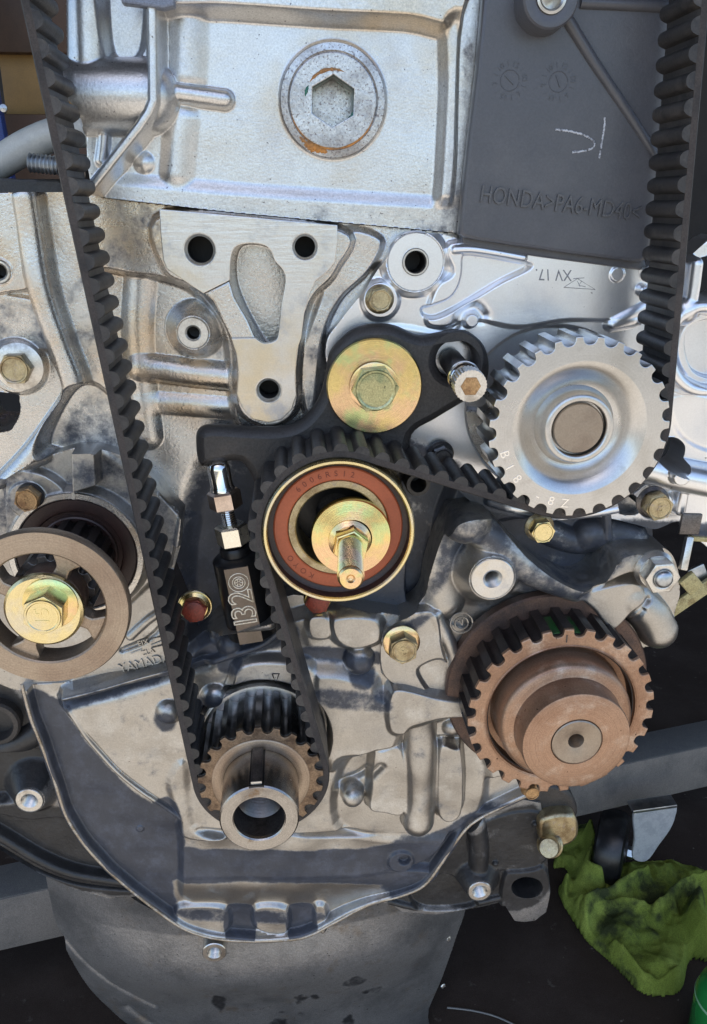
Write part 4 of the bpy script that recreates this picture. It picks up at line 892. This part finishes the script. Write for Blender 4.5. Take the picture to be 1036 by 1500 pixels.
# ================================================================== LOWER HOUSINGS, PAN, LUG
lh = thing('lower_left_housing', 'dark dirty casting flange at the lower left behind the front case lip', 'engine part', at(60, 1250, -4), -10)
h = Relief([(-50, 990), (40, 1000), (60, 1080), (100, 1190), (190, 1292), (210, 1312), (160, 1316), (110, 1303), (60, 1280), (20, 1258), (-50, 1215)], -2, smooth=False)
h.ridge([(-50, 1120), (20, 1098), (60, 1075)], 3, 6, 3); h.area([(-50, 1100), (60, 1090), (70, 1150), (-50, 1160)], -8, 6)
h.area([(-50, 1178), (40, 1196), (110, 1200), (190, 1280), (170, 1282), (80, 1262), (-50, 1200)], -5, 3)
h.ridge([(-50, 1200), (0, 1232), (60, 1266), (120, 1288), (200, 1298)], 1.5, 2.6, 1); h.groove([(-50, 1214), (0, 1243), (60, 1276), (120, 1297), (200, 1304)], 3, .7)
h.boss((43, 1173), 5, 6.8, 2, 1.6)
h.grime([(-50, 1185), (120, 1190), (210, 1300), (100, 1300), (-50, 1220)], .8, 6); h.grime([(-50, 1000), (60, 1040), (80, 1140), (-50, 1180)], .7, 12)
sleeve(h, (43, 1173), 5.2, 6.6, 3.3, lh, dep=9, mat_='boss_face')
h.build('housing_wall', 'alu_pan', lh, -40)
rc = at(-8, 1062, 4); lathe('pipe_flange', [(11, -6), (11.4, 3), (10.6, 4.2), (8.6, 4.4), (8, 3), (7.6, -6), (.01, -6)], rc, 'iron_black', lh, 56)

pan = thing('oil_pan', 'bulging grey stained oil pan under the front case', 'oil pan', at(380, 1500, -30), -60)
h = Relief([(70, 1270), (74, 1330), (80, 1352), (95, 1378), (100, 1400), (128, 1446), (165, 1482), (205, 1515), (280, 1600), (608, 1600), (632, 1500), (656, 1430), (670, 1380), (682, 1318), (600, 1260), (300, 1300), (140, 1250)], -38, cell=.6, smooth=True)
xc, zc = at(400, 1360, -14); z1 = at(400, 1600, -14)[1]; x0 = at(70, 1400, -38)[0]; x1 = at(690, 1400, -38)[0]
uu = np.clip((h.X-(x0+x1)/2)/((x1-x0)/2), -1.1, 1.1); vv_ = np.clip((zc-h.Z)/(zc-z1), 0, 1)
h.h = -14-30*np.abs(uu)**2.6-20*vv_**1.5+9*np.exp(-((vv_-.22)/.20)**2)*(1-np.clip(np.abs(uu), 0, 1)**2)
h.groove([(92, 1372), (150, 1412), (230, 1450)], 1.6, 2)
h.groove([(190, 1465), (230, 1490), (280, 1505)], 2.5, 3)
h.grime([(190, 1450), (300, 1430), (480, 1420), (640, 1420), (650, 1560), (240, 1560)], .12, 40)  # broad darkening paints the shade of the lower pan
for x, y, rx, ry in ((325, 1425, 12, 22), (440, 1418, 12, 8), (460, 1418, 8, 6), (437, 1428, 6, 7), (440, 1454, 8, 6), (410, 1468, 16, 10), (412, 1448, 6, 4), (545, 1425, 18, 9), (380, 1402, 6, 4), (480, 1490, 16, 14), (510, 1480, 12, 18), (515, 1395, 22, 12)):
    h.grime([(x+rx*math.cos(R(a))*random.uniform(.7, 1.2), y+ry*math.sin(R(a))*random.uniform(.7, 1.2)) for a in range(0, 360, 40)], .5, 4)
h.build('pan_wall', 'alu_pan', pan, -110)
for x, y, r in ((658, 1377, 1.5), (650, 1446, 1.6)):
    q = at(x, y, -27); me = lathe_m([(r, -.3), (r*.8, .3), (.01, .4)], (q[0], 27.5, q[1]), (.4, -1, 0), 9)
    for k_ in me.vertices: k_.co += Vector((random.uniform(-.3, .3), 0, random.uniform(-.5, .5)))
    link('paint_fleck', me, 'boss_face', pan, 0)
sleeve(None, (314, 1396), 4, 6.4, 3.2, fc, dep=9, side=-14, mat_='boss_face')
lg = thing('mounting_lug', 'dark cast lug with a through hole beside the pan at the lower right', 'lug', at(770, 1320, -4), -20)
h = Relief([(560, 1316), (640, 1268), (670, 1230), (700, 1196), (760, 1170), (792, 1176), (800, 1230), (803, 1270), (804, 1300), (798, 1330), (778, 1346), (752, 1342), (738, 1320), (700, 1330), (640, 1340), (590, 1336)], 0, smooth=False,
    cuts=[[(770+23*math.cos(R(a)), 1294+16*math.sin(R(a))) for a in range(0, 360, 30)]])
h.area([(738, 1290), (760, 1268), (790, 1268), (806, 1290), (800, 1345), (740, 1345)], 3, 3); h.area([(690, 1215), (790, 1190), (800, 1260), (740, 1275), (700, 1270)], 1, 3)
h.ridge([(700, 1215), (705, 1250), (703, 1290)], 6, 5, 3); h.boss((703, 1306), 9, 6.6, 1.5, 1.6)
h.ridge([(560, 1322), (620, 1334), (680, 1330), (735, 1318)], 2.4, 1.8, .8); h.area([(600, 1300), (650, 1276), (690, 1300), (690, 1322), (620, 1326)], -3, 3)
h.grime([(560, 1300), (660, 1230), (760, 1180), (800, 1200), (802, 1300), (740, 1330), (600, 1330)], .62, 5)
for q in ((785, 1210), (727, 1268)): h.dome(q, 1.6, 3.2, .4)
sleeve(h, (703, 1306), 9.2, 6.2, 3.3, lg, dep=9)
h.build('lug_wall', 'alu_pan', lg, -26)
struct_ = None

# ================================================================== BOLTS AND SMALL FITTINGS
bolt((558, 440), 13, 'dull brass bolt with worn head on silver pump flange beside the open bore', 5.7, 4.6, 3.6, 'zinc_dull', None, 12, '8', 40)
bolt((20, 542), 17, 'dull gold bolt with grey flange on the left bracket at the image edge', 9.2, 6.2, 6, 'zinc_dull', 'boss_face', 0)
bolt((38, 734), 17, 'small bronze bolt on the balancer housing left of the square pad', 5.6, 5.2, 5.5, 'bronze_bolt', 'iron_black', 15, '8', 10)
bolt((284, 897), 18, 'red painted bolt with gold washer left of the belt adjuster', 6.8, 5.6, 4, 'red_paint', 'zinc_gold', 8, wash=7.4, dish=False)
bolt((466, 884), 18, 'red painted bolt half hidden below the tensioner bearing', 6.2, 5.6, 3.6, 'red_paint', 'zinc_gold', 8, dish=False)
bolt((592, 955), 28, 'gold bolt in the bracket left of the brown sprocket', 8.2, 6.6, 7, 'zinc_dull', 'zinc_gold', 25, '8', 20)
bolt((797, 781), 20, 'yellow zinc bolt marked 10 below the silver sprocket', 6.4, 5.2, 6, 'zinc_pale', 'zinc_dull', 5, '10', 40)
bolt((968, 745), 24, 'dull tan bolt at the lower right of the silver sprocket', 7.2, 6.0, 7, 'zinc_dull', 'steel_dark', 14, '8', 0)
bolt((780, 1163), 22, 'small brown nut under the brown sprocket near the case lip', 4.6, 4.0, 3, 'bronze_bolt', 'bronze_bolt', 10)
bolt((650, 672), 15, 'dark oily bolt behind the belt between arm and silver sprocket', 5.6, 4.6, 6, 'steel_dark', 'iron_black', 20)
tbs = thing('bored_post', 'black bored post just right of the tensioner bearing', 'post', at(612, 712, 20), 2)
lathe('post_tube', [(5.6, -2), (5.2, 21), (4.8, 22), (3.4, 22), (3.1, 21.4), (3.0, 8), (.01, 8)], at(613, 710, 22), 'iron_black', tbs, 40)
nt_ = thing('stud_nut', 'large pale flange nut with threaded stud at the right of the bracket', 'nut', at(968, 842, 25), 24)
nc = at(966, 842, 30)
lathe('nut_flange', [(.01, 23), (8.6, 23.4), (8.8, 25), (7.4, 27), (.01, 27)], nc, 'boss_face', nt_, 56)
plate('hex_nut', [hexpts(nc, 7.6, 2), circ(nc, 4.1, 32)], 26.5, 34, 'boss_face', nt_, .7)
lathe('stud_end', [(4.0, 28), (4.0, 34.6), (3.5, 35.6), (2.4, 36.4), (.01, 36.6)], nc, 'galv', nt_, 40)
dp = thing('drain_fitting', 'tan corroded fitting with bolt end beside the lug at the lower right', 'fitting', at(815, 1225, 4), -4)
q = at(824, 1217, 4); link('fitting_block', plate_m([SP([(790, 1208), (805, 1196), (838, 1194), (848, 1208), (846, 1228), (828, 1240), (796, 1240)], 6, 4)], -12, 6, 1.8), 'zinc_dull', dp, 60)
e = at(803, 1246, 22); s_ = at(806, 1236, 4)
lathe3('bolt_end', [(6.6, -4), (6.6, 4), (5.6, 5), (5.5, 6), (5.0, 6.6), (5.0, 15), (4.5, 16), (.01, 16.2)], (s_[0], -4, s_[1]), (e[0]-s_[0], -18, e[1]-s_[1]), 'zinc_dull', dp, 40)
link('fitting_neck', plate_m([SP([(770, 1160), (800, 1150), (838, 1165), (846, 1200), (800, 1206), (776, 1200)], 0, 4)], -16, -1, 2), 'iron_black', dp, 60)
st = thing('cable_strap', 'yellowed metal strap sticking out behind the flange nut at the right edge', 'strap', at(1000, 880, 8), 0)
def bar(px0, px1, d0, d1, wd, th, m, parent, name):
    a = at(*px0, d0); b = at(*px1, d1); a3_ = Vector((a[0], -d0, a[1])); b3_ = Vector((b[0], -d1, b[1])); u = (b3_-a3_); L = u.length; u.normalize()
    n = Vector((0, -1, 0)); s_2 = u.cross(n).normalized(); n = s_2.cross(u); rm = Matrix((s_2, n, u)).transposed(); return link(name, box_m((a3_+b3_)/2, (wd, th, L), rm, min(wd, th)*.2), m, parent, 30)
bar((975, 900), (1060, 842), 10, 4, 6.5, 2, 'strap_yellow', st, 'strap_bar'); bar((1002, 862), (1022, 846), 12, 12, 9, 3, 'strap_yellow', st, 'strap_clip'); bar((1018, 830), (1030, 862), 2, 2, 8, 2, 'galv', st, 'strap_ring')
bk = thing('wire_bracket', 'thin pale bracket bars at the right edge below the pump casting', 'bracket', at(1000, 800, 8), 0)
bar((1010, 786), (1000, 835), 10, 14, 3.4, 3, 'boss_face', bk, 'bracket_bar'); bar((1008, 788), (1060, 792), 9, 9, 2.2, 2, 'strap_yellow', bk, 'cross_bar'); bar((1014, 752), (1008, 782), 16, 16, 9, 2, 'steel_dark', bk, 'bracket_plate')

# ================================================================== BACKGROUND: RAIL, CASTER, RAG, BOTTLE, HOSE, SHELF
ZR = 105.
r0 = atz(-30, 1325, ZR); r1 = atz(1060, 1089, ZR); u = Vector((r1[0]-r0[0], r1[1]-r0[1], 0)); L = u.length; u.normalize(); nrm = Vector((u.y, -u.x, 0))
rl = thing('dolly_rail', 'grey painted steel angle rail running behind the engine low down', 'rail', (0, -GZ*1000+60), -150)
rm = Matrix((u, -nrm, Vector((0, 0, 1)))).transposed(); mid = Vector(((r0[0]+r1[0])/2, (r0[1]+r1[1])/2, G0+ZR))
link('web', box_m(mid+Vector((0, 0, -20))-nrm*1.5, (L+240, 3, 40), rm, .5), 'rail_paint', rl, 30)
link('top_leg', box_m(mid+Vector((0, 0, -1.2))-nrm*16, (L+240, 30, 3), rm, .5), 'rail_edge', rl, 30)
cw = thing('caster_wheel', 'black caster wheel with shiny galvanised fork beside the green rag', 'caster', (0, -GZ*1000), -200)
wx, wy = atz(893, 1292, 0); ctr = Vector((wx, wy+6, G0+30)); waxis = Vector((1, -.55, 0)).normalized()
lathe3('wheel', [(6, -11), (25, -11), (28, -9.5), (29.6, -5), (29.6, 5), (28, 9.5), (25, 11), (6, 11)], ctr, waxis, 'wheel', cw, 56)
lathe3('wheel_hub', [(.01, -12.5), (9, -12.5), (10, -10), (10, 10), (9, 12.5), (.01, 12.5)], ctr, waxis, 'steel_dark', cw, 32)
dcf = -(wy-22)
fk = smooth_loop(P([(928, 1196), (940, 1188), (988, 1180), (990, 1196), (982, 1216), (966, 1238), (952, 1258), (940, 1263), (927, 1256), (930, 1228)], dcf), 3)
plate('fork_plate', [fk], dcf-3, dcf, 'galv_bright', cw, .8)
a_ = at(926, 1192, dcf); b_ = at(992, 1180, dcf)
link('fork_crown', box_m(((a_[0]+b_[0])/2, -dcf+5, (a_[1]+b_[1])/2+1), (abs(b_[0]-a_[0]), 12, 3), Matrix.Rotation(R(-6), 3, 'Y'), .8), 'galv', cw, 30)
lathe3('axle_bolt', [(.01, 0), (5, 0), (5, 4), (4, 5), (.01, 5)], ctr-waxis*-13, waxis, 'galv', cw, 6)

# crumpled rag lying on the mat
rg_px = [(838, 1205), (868, 1204), (880, 1240), (905, 1262), (960, 1255), (1000, 1262), (1070, 1300), (1080, 1400), (1040, 1400), (1012, 1398), (1000, 1440), (970, 1450), (940, 1444), (920, 1425), (890, 1395), (860, 1368), (838, 1335), (822, 1308), (820, 1290), (835, 1280), (828, 1262), (812, 1262), (818, 1240)]
rp = smooth_loop([atz(x, y, 8) for x, y in rg_px], 5); cl = 1.1
a = np.array(rp); xs = np.arange(a[:, 0].min()-3, a[:, 0].max()+3, cl); ys = np.arange(a[:, 1].min()-3, a[:, 1].max()+3, cl); X, Y = np.meshgrid(xs, ys)
sd = poly_sd(X, Y, rp); hz = 5+6*sstep(-sd/14)
def fold(px, hh, r):
    global hz
    pts = smooth_loop([atz(x, y, 14) for x, y in px], 6, False); q = seg_dist(X, Y, pts, False); hz = smax(hz, 5+hh*np.exp(-(q/r)**2)*np.where(q < 3*r, 1, 0), 4)
for px, hh, r in (([(842, 1370), (862, 1330), (905, 1312), (945, 1290)], 20, 5), ([(850, 1325), (900, 1330), (950, 1340), (985, 1335)], 15, 4.5), ([(960, 1345), (1000, 1312), (1040, 1305)], 24, 6), ([(862, 1230), (866, 1260), (856, 1290), (876, 1300)], 26, 5), ([(1020, 1330), (1016, 1360), (1036, 1390)], 26, 7),
                  ([(830, 1285), (824, 1310), (845, 1345)], 12, 4), ([(900, 1385), (930, 1420), (965, 1440), (995, 1430)], 11, 5), ([(900, 1360), (925, 1372), (960, 1365)], 9, 6)): fold(px, hh, r)
rs = np.random.RandomState(3)
for _ in range(26):
    kx_, ky_ = rs.normal(0, .10, 2); hz = hz + .55*np.sin(kx_*X+ky_*Y+rs.uniform(0, 6))
for _ in range(9):                             # sharp creases
    kx_, ky_ = rs.normal(0, .07, 2); wv = np.sin(kx_*X+ky_*Y+1.2*np.sin(.05*X+rs.uniform(0, 6))+rs.uniform(0, 6)); hz = hz + 1.3*(1-np.abs(wv))**3
hz = np.maximum(hz*sstep(-sd/5+.15)+1.2, 1.0)
ok = sd < .75*cl; gy, gx = np.gradient(sd, cl); nr = np.abs(sd) < .75*cl; X2 = np.where(nr, X-sd*gx, X); Y2 = np.where(nr, Y-sd*gy, Y)
cell = ok[:-1, :-1] & ok[1:, :-1] & ok[:-1, 1:] & ok[1:, 1:]; idx = np.arange(X.size).reshape(X.shape)
q4 = np.stack([idx[:-1, :-1], idx[:-1, 1:], idx[1:, 1:], idx[1:, :-1]], -1)[cell]; used = np.unique(q4); mp = -np.ones(X.size, int); mp[used] = np.arange(len(used))
V = np.stack([X2, Y2, G0+hz], -1).reshape(-1, 3)[used]
me = mesh(V, mp[q4]); rag = link('cleaning_rag', me, 'cloth', None, 180, (rp[0][0], rp[0][1], G0))
so = rag.modifiers.new('thickness', 'SOLIDIFY'); so.thickness = .0011; so.offset = -1
tag(rag, 'crumpled lime green rag lying on the dark floor', 'rag')
bx, by = atz(1072, 1470, 40)
bt = thing('green_bottle', 'green bottle with printed mark cut off by the lower right corner', 'bottle', (bx, G0), 0); bt.location = (bx/1000, by/1000, 0); ORG[bt.name] = Vector(bt.location)
lathe3('bottle_body', [(.01, 0), (20, 0), (22, 2), (22, 44), (20, 52), (12, 62), (10.5, 66), (10.5, 74), (.01, 74)], (bx, by, G0), (0, 0, 1), 'bottle', bt, 64, smooth=50)
ms = []
for i in range(14):
    a = -1.9+.35*math.sin(i/13*2.4); z = 12+i*2.4; w_ = .16*math.sin(math.pi*(i+.5)/14)
    ms.append((a-w_, a+w_, z))
v = []; f = []
for a0, a1, z in ms:
    for a in (a0, a1): v.append((bx+22.15*math.cos(a), by+22.15*math.sin(a), G0+z))
for i in range(13): f.append((2*i, 2*i+1, 2*i+3, 2*i+2))
link('printed_mark', mesh(v, f), 'bottle_print', bt, 60)
link('bottle_label_ring', lathe_m([(22.1, 42), (22.3, 42.4), (22.3, 43.6), (22.1, 44)], (bx, by, G0), (0, 0, 1), 64), 'bottle_print', bt, 60)

wq = [atz(x, y, 1.5) for x, y in ((655, 1476), (690, 1480), (720, 1487), (745, 1497), (790, 1520))]
tag(link('bent_wire', tube_m([(x, y, G0+1.5) for x, y in smooth_loop(wq, 5, False)], .7, 8), 'rail_edge', None, 60, (wq[0][0], wq[0][1], G0)), 'thin pale wire lying on the dark floor at the bottom edge', 'wire')
q = F3([(-40, 258), (0, 238), (40, 214), (85, 196), (140, 190)], -25)
hs_ = tag(link('hose', tube_m([tuple(p) for p in smooth_loop(q, 6, False)], 6.2, 16), 'hose', None, 60, (q[1][0], q[1][1], q[1][2])), 'pale grey rubber hose curving behind the belt at the upper left', 'hose')
sg_ = thing('coil_spring_bolt', 'small threaded bolt end behind the belt left of the cylinder head', 'bolt', at(60, 242, -8), -8)
pr = [(2.6, 0)]; z = 0
while z < 13: pr += [(3.6, z+.6), (2.9, z+1.2)]; z += 1.5
a_ = at(42, 238, -8); b_ = at(80, 242, -8); lathe3('threaded_end', [(.01, 0)]+pr+[(3, 15), (.01, 15)], (a_[0], 8, a_[1]), (b_[0]-a_[0], 0, b_[1]-a_[1]), 'galv', sg_, 32)
lathe3('bolt_collar', [(.01, 12), (5, 12), (5, 22), (.01, 22)], (a_[0], 8, a_[1]), (b_[0]-a_[0], 0, b_[1]-a_[1]), 'steel_dark', sg_, 32)
tag(plate('gasket_step', [P([(-40, 258), (30, 262), (84, 262), (126, 282), (126, 300), (-40, 300)], -12)], -30, -12, 'iron_black', None, 1), 'black oily ledge behind the belt above the left bracket plate', 'engine part')
DB = -260
cr = thing('wooden_crate', 'brown wooden box behind the engine at the upper left corner', 'crate', at(40, 330, DB), DB)
def wb(name, x0, x1, y0, y1, d, th, m, parent):
    a = at(x0, y1, d); b = at(x1, y0, d); return link(name, box_m(((a[0]+b[0])/2, -d+th/2, (a[1]+b[1])/2), (abs(b[0]-a[0]), th, abs(b[1]-a[1])), None, 1), m, parent, 30)
wb('top_board', -60, 170, -60, 76, DB, 60, 'wood', cr); wb('pale_panel', 9, 170, 80, 168, DB-8, 40, 'wood_pale', cr); wb('bottom_board', -60, 170, 168, 330, DB, 60, 'wood', cr)
bp_ = thing('blue_post', 'blue painted steel post at the far upper left edge', 'post', at(0, 250, -230), -230)
a = at(-14, 300, -230); b = at(13, -60, -230)
link('post_tube', box_m(((a[0]+at(10, 300, -230)[0])/2, 235, (a[1]+b[1])/2), (15, 9, abs(b[1]-a[1])), Matrix.Rotation(R(-3), 3, 'Y'), 1), 'blue_paint', bp_, 30)
q = at(4, 158, -224); lathe('rivet', [(2.4, -226), (2.2, -225), (.01, -224.3)], q, 'galv', bp_, 20)
